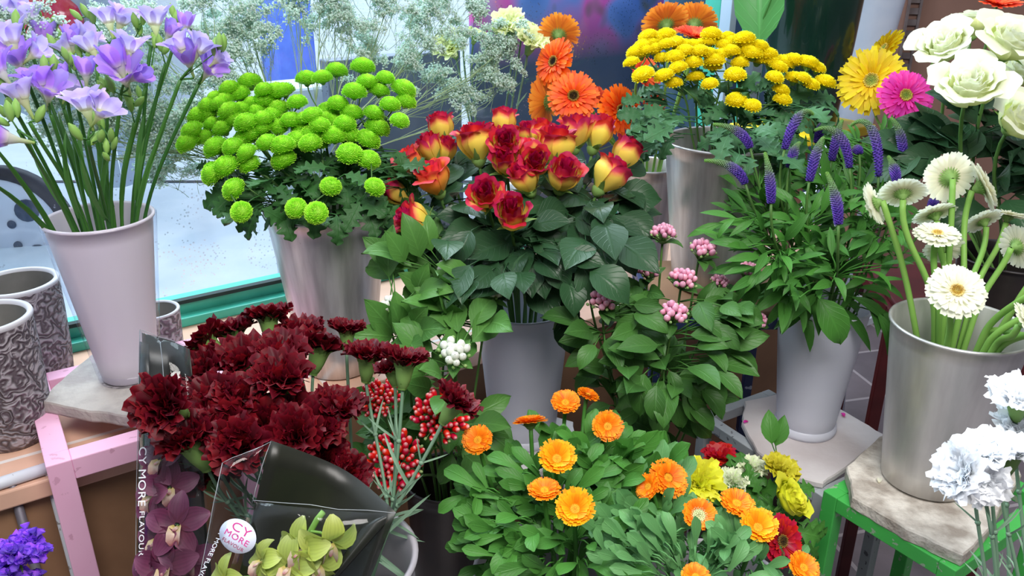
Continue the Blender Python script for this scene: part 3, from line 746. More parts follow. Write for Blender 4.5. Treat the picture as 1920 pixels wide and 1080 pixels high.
def sepals(nm, mat, r=.012, L=.026, n=5, seed=0):
    random.seed(seed); q = MB()
    lathe(q, (0, 0, 0), [(.0025, -.010), (r * .55, -.007), (r * .8, -.001), (r * .7, .004)], 12)
    for k in range(n): put(q, petal(L * rnd(.8, 1.2), rs([.9, 1, .7, .35, .05]) * r * .42, rnd(20, 60), rnd(-50, 70), r * .5, -.002, .3, 3), 2 * PI * k / n, rnd(0, 1))
    return q.mesh(nm, mat)
def carnation_head(nm, mat, R_=.034, n=46, seed=0, dome=1.0, ruf=.003, fr=5, nv=11):
    random.seed(seed); q = MB()
    for i in range(n):
        f = i / (n - 1); ph = i * 2.39996
        el = 88 - 52 * f
        L = R_ * (.66 + .42 * f) * rnd(.9, 1.08); wd = R_ * .52 * (.8 + .4 * f)
        P = petal(L, rs([.10, .22, .45, .75, .98, 1.05]) * wd, max(el, 62) + rnd(-4, 4), el * .80 + rnd(-26, 18) - 6 - 14 * f, .001, -.004 - .006 * (1 - f), -.10, nv, 1.1, ruf * rnd(.7, 1.3), fr * rnd(.4, .7), rnd(0, 6), .0022)
        P[0][..., 2] *= dome
        # zigzag fringe
        P[0][-1, ::2, 0] -= R_ * .03
        put(q, P, ph + rnd(-.3, .3), rnd(0, 1))
    return q.mesh(nm, mat)
def carnation_calyx(nm, mat, s=1.0):
    q = MB(); lathe(q, (0, 0, 0), [(.002 * s, -.028 * s), (.0066 * s, -.024 * s), (.0100 * s, -.012 * s), (.0120 * s, .000 * s), (.0140 * s, .008 * s), (.012 * s, .008 * s)], 14)
    random.seed(3)
    for k in range(5): put(q, petal(.017 * s, rs([1, .95, .6, .05]) * .0075 * s, 72, 30, .0115 * s, .000 * s, .2, 3), 2 * PI * k / 5, rnd(0, 1))
    for k in range(4): put(q, petal(.011 * s, rs([.9, 1, .5, .05]) * .005 * s, 85, 50, .005 * s, -.028 * s, .3, 3), 2 * PI * k / 4 + .4, rnd(0, 1))
    return q.mesh(nm, mat)
def calendula_head(nm, pm, R_=.030, seed=0, cup=0, rings=3):
    random.seed(seed); q = MB()
    for j in range(rings):
        m_ = 28 - 3 * j
        for k in range(m_):
            put(q, petal((R_ - .007) * (1 - .13 * j) * rnd(.9, 1.05), rs([.5, .85, 1, 1, .8]) * .0027, cup * .9 + 10 + 9 * j + rnd(-4, 4), cup - 2 + 7 * j + rnd(-6, 6), .006, .0010 * j, .25, 3, 1, 0, 3, 0, -.0008), 2 * PI * (k + .5 * j) / m_ + rnd(-.05, .05), rnd(0, 1))
    return q.mesh(nm, pm)
def disc_mesh(nm, mat, r=.009, h=.004, n=70, seed=0, dome=0):
    random.seed(seed); q = MB()
    lathe(q, (0, 0, 0), [(r, 0), (r, h * .6), (r * .6, h * .7 + dome), (.0004, h * .5 + dome)], 16, R=.4)
    for k in range(n):
        f = math.sqrt((k + .5) / n); a = k * 2.39996
        ball(q, (r * f * math.cos(a), r * f * math.sin(a), h * .8 + dome * (1 - f * f)), r * .085, 4, 5, rnd(0, 1), 0, 1.8, f)
    return q.mesh(nm, mat)
def small_calyx(nm, mat, r=.010, L=.012, n=14):
    random.seed(5); q = MB(); lathe(q, (0, 0, 0), [(.002, -.010), (r * .5, -.008), (r * .95, -.002), (r * .9, .001)], 14)
    for k in range(n): put(q, petal(L, rs([1, .9, .5, .05]) * .0022, 50, 10, r * .6, -.006, .3, 3), 2 * PI * k / n, rnd(0, 1))
    return q.mesh(nm, mat)
def freesia_flower(nm, mat, s=1.0, op=1.0, seed=0):
    random.seed(seed); q = MB()
    lathe(q, (0, 0, 0), [(.0015, 0), (.0022, .006), (.003, .014), (.0058, .022), (.0085, .028)], 12, R=.5)
    o = q.t[-1]; q.t[-1] = o * .28
    for k in range(6):
        i = k % 2
        P, T, S = petal(.030 * rnd(.92, 1.08), rs([.55, .85, 1.1, 1.18, 1.0, .5]) * .0098 * (1 if i else .92), 66, (34 if op > .5 else 84) + rnd(-22, 10), .0068 + .001 * i, .024, .38, 5, 1.3, .0008, 2, rnd(0, 6))
        put(q, (P, .25 + T * .75, S), 2 * PI * k / 6, rnd(0, 1))
    me = q.mesh(nm, mat); return me
def bud_mesh(nm, mat, r=.004, L=.016, seed=0):
    q = MB(); lathe(q, (0, 0, 0), [(r * .25, 0), (r * .7, L * .15), (r, L * .45), (r * .8, L * .75), (r * .1, L)], 9, R=.5); return q.mesh(nm, mat)
def spike_mesh(nm, mat, L=.11, r=.0062, bend=.5, seed=0):
    """speedwell spike: purple florets at the base, green buds to the tip, curling over"""
    random.seed(seed); q = MB(); n = 16; pts = []; a = 0
    p = Vector((0, 0, 0))
    for i in range(n):
        pts.append(p.copy()); an = bend * (i / n) ** 1.3 * 2; p = p + Vector((math.sin(an), 0, math.cos(an))) * L / n
    prof_ = lambda f: r * (.85 + .25 * math.sin(f * PI * .9)) * (1 - .72 * f ** 2.2)
    tube(q, pts, [prof_(i / (n - 1)) * .72 for i in range(n)], 8, .5)
    for k in range(230):
        f = (k + .5) / 230; x = f * (n - 1); i = min(int(x), n - 2); c = pts[i].lerp(pts[i + 1], x - i); d = (pts[i + 1] - pts[i]).normalized()
        a = k * 2.39996; o = d.orthogonal().normalized(); o = (o * math.cos(a) + d.cross(o) * math.sin(a))
        rr = prof_(f)
        ball(q, c + o * rr * .85, r * .30 * (1 - .45 * f), 3, 4, rnd(0, 1), 0, 1.6 if f < .5 else 1.2, f, (o * 1 + d * .5))
    return q.mesh(nm, mat)
def cluster_mesh(nm, mats, n=16, R_=.020, br=.0042, seed=0, elong=1.25, small=8):
    """bouvardia head: round buds on short stalks, small green buds round the edge"""
    random.seed(seed); q = MB()
    for k in range(n + small):
        f = math.sqrt((k + .5) / (n + small)); a = k * 2.39996 + rnd(-.2, .2)
        p = Vector((R_ * f * math.cos(a), R_ * f * math.sin(a), .012 * (1 - f * f) + .014 + rnd(-.003, .003)))
        d = (p + Vector((0, 0, .012))).normalized()
        big = k < n
        tube(q, [Vector((0, 0, -.002)), p * .6, p - d * br], .0007, 4, .5, 1)
        b_ = br * (rnd(.85, 1.15) if big else .5)
        ball(q, p, b_, 6, 8, rnd(0, 1), 0 if big else 1, elong, None, d)
    return q.mesh(nm, mats)

# leaf prototypes: x along the blade, z the upper face
def leaf_proto(L, wid, fold=.25, bend=-25, nv=5, lob=None, wave=0, nu=None):
    out = []
    for b in (bend, bend * .3 - 5, bend * 1.8 - 10):
        P, T, S = petal(L, rs(wid) * L, 12, b, 0, 0, fold, nv, 1.2, wave * L, 1.5, b)
        out.append((P.reshape(-1, 3), T, S, gfaces(len(wid), nv)))
    return out
LEAF = {
 'rose': leaf_proto(1, [.015, .20, .31, .35, .32, .23, .11, .0], .22, -30, 5, wave=.02),
 'chrys': leaf_proto(1, [.02, .03, .05, .14, .20, .16, .10, .16, .28, .30, .18, .14, .26, .33, .28, .15, .13, .19, .17, .10, .0], .15, -38, 5, wave=.05),
 'lance': leaf_proto(1, [.012, .07, .115, .12, .10, .06, .0], .3, -35, 3),
 'bouv': leaf_proto(1, [.015, .17, .25, .26, .21, .12, .0], .25, -35, 5, wave=.02),
 'cal': leaf_proto(1, [.05, .065, .09, .13, .165, .18, .15, .02], .25, -28, 5, wave=.015),
 'strap': leaf_proto(1, [.03, .032, .032, .030, .026, .018, .0], .35, -20, 3),
 'tiny': leaf_proto(1, [.02, .18, .22, .14, .0], .3, -20, 3),
}
def add_leaf(mb, kind, pos, d, up, size, R=None, mat=0):
    V, T, S, F = random.choice(LEAF[kind]); d = Vector(d).normalized(); up = Vector(up)
    y = up.cross(d)
    if y.length < 1e-3: y = d.orthogonal()
    y.normalize(); z = d.cross(y)
    M = np.array([d, y, z]); mb.add(V * size @ M + np.array(pos), F, T, S, rnd(0, 1) if R is None else R, mat)

# ---------------------------------------------------------------- bunches
def stem_path(base, rim, head, axis, n=12, k=.4):
    d0 = (rim - base).normalized(); L = (head - rim).length
    up = bez(rim, rim + d0 * L * k, head - Vector(axis).normalized() * L * k * .8, head, n)
    return [base, base.lerp(rim, .5)] + up
class Bunch:
    """things of one vessel; remembers stems so that leaves can be tied to them"""
    def __init__(s, V, seed): s.V = V; s.items = []; random.seed(seed); s.sd = seed
    def rimpt(s, head, f=.75):
        c = s.V['rim']; d = Vector((head.x - c.x, head.y - c.y, 0)); L = d.length
        k = min(1, L / .16) * s.V['r1'] * f
        j = Vector((rnd(-1, 1), rnd(-1, 1), 0)) * s.V['r1'] * .18
        r = (d / L * k if L > 1e-4 else d) + j
        if r.length > s.V['r1'] * .88: r = r.normalized() * s.V['r1'] * .88
        return c + r
    def basept(s, rim):
        b = s.V['b']; c = s.V['rim']; d = rim - c
        return Vector((b.x - d.x * .25 + rnd(-.01, .01), b.y - d.y * .25 + rnd(-.01, .01), b.z + .012))
    def new(s, name, label, cat, head, axis, group, r=.0025, n=12, rimf=.75, k=.4, stemname='stem', rim=None, base=None):
        rim = rim or s.rimpt(head, rimf); base = base or s.basept(rim)
        t = thing(name, label, cat, base, group)
        path = stem_path(base, rim, head, axis, n, k)
        it = dict(t=t, path=path, stem=MB(), leaf=MB(), r=r, rim=rim)
        tube(it['stem'], path, r, 7, rnd(0, 1))
        s.items.append(it); return it
    def leaf_at(s, it, pos, kind, size, droop=.2, facing=.5, petiole=.0011, rad=None, mat=0):
        P = it['path'][3:]; j = min(range(len(P)), key=lambda i: (P[i] - pos).length + max(0, P[i].z - pos.z + .01) * 1.5)
        a = P[j]; out = pos - a
        if out.length < .004: out = rvec() * .01
        d = (out.normalized() * .8 + rvec() * .45 + Vector((0, 0, -droop))).normalized()
        if out.length > .012:
            b = a.lerp(pos, max(0, 1 - (.018 if kind == 'cal' else .05) / out.length))
            tube(it['leaf'], [b, b.lerp(pos, .5) + Vector((0, 0, .003)), pos], petiole, 4, .5, 0)
        up = UP * (1 - facing) + TOCAM * facing + rvec() * .35
        add_leaf(it['leaf'], kind, pos, d, up, size * rnd(.75, 1.2), None, mat)
    def foliage(s, region, n, kind, size, dfn, **kw):
        """region: list of (cx, cy, rx, ry) seen ellipses; each leaf is tied to the nearest stem"""
        tot = sum(r[2] * r[3] for r in region)
        for cx, cy, rx, ry in region:
            for _ in range(max(1, int(n * rx * ry / tot))):
                a = rnd(0, 2 * PI); k = math.sqrt(rnd(0, 1)); px, py = cx + rx * k * math.cos(a), cy + ry * k * math.sin(a)
                dd_ = dfn(px, py) + rnd(-.5, .5) * kw.get('dr', .14)
                hit = [b for b in kw.get('avoid', ()) if (b[0] - px) ** 2 + (b[1] - py) ** 2 < b[2] ** 2]
                if hit:
                    if kw.get('skip'): continue
                    dd_ = max(dd_, max(b[3] for b in hit) + .05)
                pos = D(px, py, dd_)
                it = min(s.items, key=lambda i: min((p - pos).length for p in i['path'][3:]))
                s.leaf_at(it, pos, kind, size, **{k_: v for k_, v in kw.items() if k_ not in ('dr', 'avoid', 'skip')})
    def finish(s, sm, lm, lname='leaves'):
        for it in s.items:
            it['stem'].build('stem', sm, it['t'])
            if it['leaf'].n: it['leaf'].build(lname, lm, it['t'])
def spread(names, pts):
    """cluster seen points to the nearest seed (index list per seed)"""
    out = [[] for _ in names]
    for i, p in enumerate(pts):
        j = min(range(len(names)), key=lambda k: (names[k][0] - p[0]) ** 2 + (names[k][1] - p[1]) ** 2); out[j].append(i)
    return out

m_stem = leaf_mat('stem_green', (.05, .13, .03), (.10, .22, .05), .45, .1, 0)
m_stem_l = leaf_mat('stem_light_green', (.20, .42, .08), (.30, .55, .12), .45, .2, 0)
m_leafd = leaf_mat('rose_leaf', (.005, .028, .010), (.018, .072, .022), .33, .12, .15)
m_leafc = leaf_mat('chrysanthemum_leaf', (.008, .050, .008), (.028, .125, .022), .5, .15, .18)
m_leafb = leaf_mat('bouvardia_leaf', (.012, .060, .008), (.050, .165, .022), .42, .18, .25)
m_leafv = leaf_mat('speedwell_leaf', (.012, .070, .010), (.060, .230, .025), .42, .2, .2)
m_leafk = leaf_mat('marigold_leaf', (.014, .075, .010), (.065, .240, .028), .45, .2, .2)
m_calyx = leaf_mat('calyx_green', (.14, .28, .06), (.26, .44, .12), .5, .2, 0)
m_glauc = leaf_mat('glaucous_stem', (.14, .26, .16), (.22, .36, .24), .5, .12, 0)
# ---------------------------------------------------------------- green pompon chrysanthemums
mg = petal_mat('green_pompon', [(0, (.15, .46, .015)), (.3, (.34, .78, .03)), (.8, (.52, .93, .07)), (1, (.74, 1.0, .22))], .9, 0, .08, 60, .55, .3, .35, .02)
def pomdepth(px, py): return 1.44 - (py - 210) * .00055 - max(0, (py - 330)) * .0004
G = [(250,200),(335,175),(395,205),(450,215),(480,210),(190,240),(165,275),(230,250),(290,225),(345,265),(400,250),(455,290),(250,298),(320,345),(125,318),(165,310),(95,380),(75,430),(180,350),(225,370),(145,405),(195,448),(315,415),(385,365),(455,365),(410,430),(475,440),(395,330),(510,335),(265,445),(325,470),(335,517),(185,555),(238,530),(270,622),(300,715),(575,160),(640,155),(700,125),(810,110),(830,175),(905,155),(880,210),(980,205),(990,255),(925,268),(775,215),(535,258),(705,265),(600,315),(665,297),(765,305),(855,305),(965,335),(870,365),(555,372),(630,355),(685,340),(735,350),(690,400),(760,400),(630,425),(830,415),(755,475),(835,500),(860,612),(675,610),(530,700),(615,720),(590,430),(480,500)]
G += [(210,265),(270,330),(300,290),(365,300),(430,310),(345,390),(560,330),(600,390),(660,330),(540,420),(430,240)]
G = [(x / 2.25 + 320, y / 2.25 + 80) for x, y in G]
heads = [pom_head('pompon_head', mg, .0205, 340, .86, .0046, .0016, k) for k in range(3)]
cal_s = small_calyx('small_calyx', m_calyx, .008, .008, 10)
def spray_bunch(V, seeds, pts, heads, dfn, r, group, name, cat, seed, axes, calyx, hs=(.82, 1.12), partname='flower_head', dim=None, stemr=.0022):
    B = Bunch(V, seed); cl = spread(seeds, pts)
    for (sx, sy, label), idx in zip(seeds, cl):
        if not idx: continue
        P3 = [D(pts[i][0], pts[i][1], dfn(*pts[i]) + rnd(-.02, .02)) for i in idx]
        cen = sum(P3, Vector()) / len(P3); ctr = V['rim']
        fork = cen.lerp(ctr + UP * .02, .42); fork.z = min(fork.z, cen.z - .05)
        if fork.z < ctr.z + .005: fork.z = ctr.z + .005
        ax = (cen - ctr).normalized()
        it = B.new(name, label, cat, fork, ax, group, stemr, 8)
        for i, p in zip(idx, P3):
            a = axes(p, ctr); j = rnd(.0, .5); st = it['path'][-1].lerp(it['path'][-3], j)
            L = (p - st).length
            br = bez(st, st + ax * L * .35, p - a * L * .35, p, 7)
            tube(it['stem'], br, .0013, 5, rnd(0, 1)); it['path'].extend(br[2:])
            sc = rnd(*hs) * r
            h = inst(partname, random.choice(heads), it['t'], p, a, sc, rnd(0, 6))
            sub('calyx', calyx, h)
    return B
gseeds = [(355,255,'outermost left green pompon spray drooping over the bucket side'),(400,205,'upper left green pompon spray beside the freesias'),(395,310,'low left green pompon spray hanging below the main dome'),
 (470,185,'green pompon spray at the crest of the left mound'),(465,260,'large front green pompon spray in the left mound'),(520,230,'green pompon spray in the dip between the two mounds'),
 (600,150,'four tall green pompons standing above the middle of the bucket'),(700,160,'tall green pompon spray at upper right of the metal bucket'),(750,200,'rightmost green pompon spray above the metal bucket'),
 (610,255,'central green pompon spray facing the viewer'),(680,270,'right front green pompon spray above the bucket rim'),(590,395,'short green pompon spray sitting low on the bucket rim')]
def ax_out(p, c): return ((p - c).normalized() * .75 + UP * .55 + TOCAM * .25 + rvec() * .18).normalized()
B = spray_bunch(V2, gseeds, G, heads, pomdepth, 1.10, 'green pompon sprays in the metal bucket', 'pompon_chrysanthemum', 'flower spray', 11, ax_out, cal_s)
B.foliage([(560, 355, 130, 62), (690, 330, 70, 60), (470, 345, 40, 55), (600, 320, 90, 40)], 170, 'chrys', .055, lambda x, y: 1.43 - (y - 330) * .0007, droop=.45, facing=.55, dr=.14, avoid=[(g[0], g[1], 34, pomdepth(*g)) for g in G], skip=0)
B.foliage([(430, 330, 45, 55), (452, 372, 28, 42), (735, 330, 45, 50), (660, 215, 60, 40)], 42, 'chrys', .050, lambda x, y: 1.45, droop=.5, facing=.5, avoid=[(g[0], g[1], 34, pomdepth(*g)) for g in G])
B.finish(m_stem, m_leafc)

# ---------------------------------------------------------------- yellow button chrysanthemums
my = petal_mat('yellow_button', [(0, (.90, .66, .0)), (.4, (1.0, .86, .004)), (1, (1.0, .95, .04))], .9, 0, .08, 60, .5, .25, .3, .015)
Y = [(220,235),(330,228),(190,300),(245,280),(340,285),(150,335),(175,345),(115,400),(440,300),(450,330),(560,285),(610,270),(620,222),(720,240),(830,250),(700,290),(770,300),(545,330),(680,350),(640,385),(310,372),(390,365),(505,405),(410,435),(190,478),(320,485),(520,493),(385,530),(610,535),(770,480),(780,640),(880,672),(1070,635),(920,300),(880,345),(975,350),(915,380),(825,370),(800,405),(1045,430),(1020,495),(1145,500),(1140,390),(1235,405),(1290,435),(1340,525),(1250,540),(1060,575),(630,420),(270,262),(395,275),(500,300),(740,275),(800,262),(850,280),(670,262),(860,330),(740,330),(480,290),(210,325),(260,320),(600,345),(905,355),(1000,400),(1080,400),(1215,395),(1200,500)]
Y = [(x / 3.376 + 1150, y / 3.376) for x, y in Y]
yh = [pom_head('button_head', my, .0155, 240, .72, .0042, .0014, 20 + k, 16) for k in range(3)]
def ydepth(px, py): return 1.52 - (py - 100) * .0006
yseeds = [(1200,100,'leftmost yellow button spray in front of the orange gerberas'),(1245,75,'yellow button spray at upper left of its bucket'),(1250,130,'low yellow button spray under the left of the bunch'),(1290,95,'yellow button spray left of the middle'),
 (1340,75,'topmost yellow button spray beside the coral gerbera'),(1365,95,'yellow button spray beneath the topmost heads'),(1410,85,'yellow button spray in front of the big green leaf'),(1335,150,'lone low yellow button stem with one open round head'),
 (1400,195,'lowest yellow button spray with a bright round head'),(1455,135,'yellow button spray in front of the dark green pot'),(1520,130,'rightmost yellow button spray leaning past the dark pot')]
def ax_y(p, c): return (UP * .9 + (p - c).normalized() * .45 + TOCAM * .12 + rvec() * .16).normalized()
B = spray_bunch(V4, yseeds, Y, yh, ydepth, 1.24, 'yellow button sprays in the tall bucket', 'button_chrysanthemum', 'flower spray', 12, ax_y, cal_s, stemr=.0020)
B.foliage([(1330, 220, 120, 55), (1440, 215, 95, 50), (1235, 215, 45, 60), (1420, 260, 90, 40), (1500, 205, 60, 30)], 120, 'chrys', .058, lambda x, y: 1.50 - (y - 200) * .0006, droop=.3, facing=.5, dr=.16, avoid=[(g[0], g[1], 40, ydepth(*g)) for g in Y])
B.foliage([(1290, 160, 90, 50), (1430, 160, 110, 50), (1220, 250, 25, 60)], 22, 'chrys', .045, lambda x, y: 1.54, droop=.1, facing=.5, avoid=[(g[0], g[1], 40, ydepth(*g)) for g in Y])
B.finish(m_stem, leaf_mat('button_leaf', (.010, .060, .018), (.045, .160, .055), .5, .15, .18))

# ---------------------------------------------------------------- red and yellow roses
mr_ = petal_mat('bicolour_rose', [(0, (.82, .72, .12)), (.46, (.92, .66, .10)), (.58, (.88, .34, .10)), (.68, (.66, .03, .06)), (1, (.40, .004, .05))], .78, .20, .09, 60, .45, .22, .3, .03)
mr2 = petal_mat('orange_red_rose', [(0, (.85, .50, .05)), (.45, (.90, .38, .05)), (.65, (.86, .12, .06)), (1, (.75, .03, .06))], .74, .18, .08, 60, .45, .22, .3, .03)
rh = [rose_head('rose_bloom', mr_, .0235, .050, 16, .5, 1), rose_head('rose_bloom', mr_, .0245, .048, 18, .75, 2), rose_head('rose_bloom', mr_, .022, .052, 15, .35, 3)]
rh2 = [rose_head('rose_bloom', mr2, .0255, .047, 18, .8, 4)]
sep = sepals('rose_sepals', m_calyx)
ROSES = [  # px, py (middle of bloom), size, facing, kind, depth, label
 (827,240,1.0,(-.2,.9,.2),0,1.50,'two-tone rose standing tallest at the left back of the bunch'),
 (808,280,.95,(-.3,.85,.3),2,1.46,'two-tone rose just below the tallest left one'),
 (836,284,.85,(.2,.9,.3),2,1.48,'small yellowish rose tucked behind the left roses'),
 (768,302,.9,(-.5,.7,.4),9,1.44,'orange-red rose leaning left toward the green pompons'),
 (812,334,1.1,(-.3,.75,.5),9,1.38,'large open orange-red rose at left, rim deep coral'),
 (746,362,.9,(-.7,.6,.2),2,1.42,'two-tone rose touching the rim of the metal bucket'),
 (776,411,1.05,(-.8,.35,.4),1,1.34,'low left rose showing its yellow side, lying over'),
 (892,266,1.2,(-.15,.9,.25),1,1.42,'large yellow-sided rose left of the centre top'),
 (944,230,.95,(0,.95,.1),0,1.48,'dark-rimmed rose at the very top centre'),
 (922,262,.9,(-.2,.8,.4),2,1.46,'narrow red rose between the two top centre roses'),
 (947,270,.95,(0,.35,.9),1,1.40,'dark red rose facing out just below the top centre'),
 (947,305,.95,(-.1,.5,.7),0,1.39,'copper-rimmed rose under the dark red one'),
 (988,252,.8,(.1,.8,.4),0,1.48,'small red rose half hidden behind the middle'),
 (1012,254,.95,(.1,.9,.2),2,1.46,'slim yellow rose right of the middle, pink edge'),
 (1042,272,1.25,(.05,.92,.3),1,1.41,'largest yellow-sided rose below the orange gerberas'),
 (1080,248,1.1,(.1,.93,.2),0,1.46,'magenta-rimmed rose under the open orange gerbera'),
 (1122,250,1.1,(.3,.88,.2),2,1.47,'yellow and pink rose at right back next to the gerberas'),
 (1003,306,.95,(.1,.3,.9),1,1.36,'deep red rose facing the viewer in the centre'),
 (984,335,1.0,(-.35,.7,.5),0,1.36,'pink-sided rose in the centre leaning left'),
 (1056,330,1.1,(.15,.6,.7),0,1.35,'dark crimson rose right of the centre'),
 (911,368,1.0,(-.1,.35,.9),1,1.30,'scarlet rose facing the viewer, left of the lowest one'),
 (960,402,1.1,(.0,.45,.85),0,1.29,'lowest rose, red heart and yellow outer petals'),
 (1143,328,1.15,(.55,.75,.1),1,1.38,'right side rose with a long pale yellow flank'),
 (1172,290,1.1,(.5,.8,.2),0,1.44,'rightmost magenta rose beside the grey bucket'),
 (985,283,.8,(0,.8,.4),9,1.42,'small orange rose wedged in the middle')]
B = Bunch(V3, 21)
for px, py, sz, fc, kd, dep, lab in ROSES:
    ax = face(*fc); c = D(px, py, dep); base_ = c - ax * .026 * sz
    it = B.new('rose', lab, 'rose', base_, (ax + UP * .6).normalized(), 'two-tone roses in the white vase', .0028, 11, .7)
    me = rh2[0] if kd == 9 else rh[kd]
    h = inst('bloom', me, it['t'], base_, ax, sz * 1.12, rnd(0, 6))
    sub('sepals', sep, h)
B.foliage([(930, 470, 110, 62), (1060, 450, 110, 75), (860, 400, 70, 65), (1120, 400, 60, 60), (800, 440, 50, 40), (960, 430, 80, 60), (880, 320, 80, 50), (1090, 340, 90, 45)], 150, 'rose', .074, lambda x, y: 1.38 - (y - 400) * .0006, droop=.45, facing=.55, dr=.14, avoid=[(r_[0], r_[1], 62, r_[5]) for r_ in ROSES])
B.foliage([(870, 510, 90, 45), (1000, 530, 60, 30), (1060, 520, 50, 40), (1040, 575, 25, 30)], 24, 'rose', .070, lambda x, y: 1.37, droop=.6, facing=.6, dr=.1)
B.foliage([(1160, 390, 45, 22), (840, 330, 40, 50)], 10, 'rose', .06, lambda x, y: 1.46, droop=.1, facing=.5, avoid=[(r_[0], r_[1], 62, r_[5]) for r_ in ROSES])
B.finish(m_stem, m_leafd)

# ---------------------------------------------------------------- gerberas
m_disc = petal_mat('gerbera_disc_dark', [(0, (.01, .006, .004)), (.55, (.03, .012, .006)), (.8, (.30, .20, .04)), (1, (.45, .22, .03))], 1, 0, .05, 200, .6, 0, .4)
m_discg = petal_mat('gerbera_disc_green', [(0, (.25, .45, .10)), (.6, (.55, .60, .12)), (1, (.70, .50, .10))], 1, 0, .05, 200, .6, 0, .4)
m_disco = petal_mat('gerbera_disc_ochre', [(0, (.62, .50, .12)), (.6, (.60, .38, .06)), (1, (.80, .66, .30))], 1, 0, .05, 200, .6, 0, .4)
mo = petal_mat('orange_gerbera', [(0, (.80, .06, .005)), (.5, (.93, .10, .005)), (1, (.96, .20, .02))], 1, 0, .06, 80, .5, .3, .25, .02)
mo2 = petal_mat('light_orange_gerbera', [(0, (.90, .22, .02)), (1, (1.0, .36, .05))], 1, 0, .08, 80, .5, .3, .25, .02, streak=.1)
mc = petal_mat('coral_gerbera', [(0, (.85, .07, .02)), (1, (.98, .17, .07))], 1, 0, .08, 80, .5, .3, .25, .02)
myg = petal_mat('yellow_gerbera', [(0, (1.0, .62, .0)), (1, (1.0, .82, .015))], 1, 0, .1, 80, .5, .3, .25, .02, streak=.1)
mpk = petal_mat('pink_gerbera', [(0, (.75, .01, .22)), (.4, (.85, .02, .40)), (1, (.98, .08, .60))], 1, 0, .1, 80, .5, .3, .3, .02)
mw = petal_mat('cream_gerbera', [(0, (.82, .74, .46)), (.25, (.90, .88, .70)), (1, (.94, .96, .82))], 1, 0, .08, 80, .5, .4, .12, .01)
gO = gerbera_heads('orange_gerbera', mo, m_disc, m_calyx, .048, 1); gO2 = gerbera_heads('light_orange_gerbera', mo2, m_discg, m_calyx, .050, 2, 14)
gC = gerbera_heads('coral_gerbera', mc, m_disc, m_calyx, .046, 3, 20); gY = gerbera_heads('yellow_gerbera', myg, m_discg, m_calyx, .050, 4)
gP = gerbera_heads('pink_gerbera', mpk, m_discg, m_calyx, .047, 5); gW = gerbera_heads('white_gerbera', mw, m_disco, m_calyx, .046, 6, 0, (22, 20, 20), 1.3)
def gerbera(B, px, py, d, rpx, fc, kit, lab, group, stemr=.003, name='gerbera', rim=None, base=None, k=.4, sm=None, bendup=.6):
    ax = face(*fc); p = D(px, py, d); sc = rpx * d / FPX / .048
    sp_ = p - ax * .016 * sc
    it = B.new(name, lab, 'gerbera', sp_, (ax * (1 - bendup) + UP * bendup).normalized(), group, stemr, 14, .8, k, rim=rim, base=base)
    h = inst('petals', kit[0], it['t'], p, ax, sc, rnd(0, 6)); sub('disc', kit[1], h); sub('calyx', kit[2], h)
    return it
B = Bunch(V7, 31); g_ = 'orange gerberas behind the roses'
gerbera(B, 1040, 116, 1.72, 47, (-.75, .1, .75), gO, 'orange gerbera turned left, above the two open ones', g_)
gerbera(B, 1075, 181, 1.68, 50, (-.05, .1, .95), gO, 'open orange gerbera facing out with a dark eye, in the middle', g_)
gerbera(B, 1027, 192, 1.75, 52, (-.8, .1, -.45), gO2, 'light orange gerbera seen from behind, left of the open one', g_)
gerbera(B, 1162, 207, 1.66, 49, (.45, -.05, .85), gO, 'right hand orange gerbera facing the yellow buttons', g_)
gerbera(B, 1048, 64, 1.75, 40, (.15, .75, -.6), gO2, 'topmost light orange gerbera seen from below', g_)
gerbera(B, 1118, 190, 1.73, 34, (.7, .5, -.2), gC, 'coral gerbera edge showing between two open orange ones', g_)
gerbera(B, 1205, 140, 1.72, 40, (.4, .2, .6), gC, 'coral gerbera half hidden behind the leftmost yellow buttons', g_)
gerbera(B, 1248, 45, 1.70, 44, (-.1, .8, -.5), gO2, 'light orange gerbera fanned up behind the yellow buttons', g_)
gerbera(B, 1303, 44, 1.74, 42, (.25, .8, -.5), gO2, 'second fanned light orange gerbera, right of the first', g_)
gerbera(B, 1302, 72, 1.64, 44, (.1, .85, .5), gC, 'coral gerbera lying open on top of the yellow buttons', g_)
gerbera(B, 1222, 192, 1.66, 30, (.3, .3, .8), gC, 'small coral gerbera low among the yellow button stems', g_)
B.finish(m_stem_l, m_leafc)
# yellow and pink gerberas at upper right, standing in the dark bucket behind
B = Bunch(V13, 32)
gerbera(B, 1634, 152, 1.92, 62, (-.45, .0, .85), gY, 'bright yellow gerbera facing out near the top right', 'yellow gerberas by the brown board', bendup=.8)
gerbera(B, 1660, 92, 1.98, 42, (-.75, .45, .2), gY, 'yellow gerbera edge-on above the facing yellow one', 'yellow gerberas by the brown board', bendup=.8)
gerbera(B, 1697, 180, 1.84, 52, (-.1, .1, .95), gP, 'hot pink gerbera beside the bright yellow one', None, bendup=.8)
B.finish(m_stem_l, m_leafc)
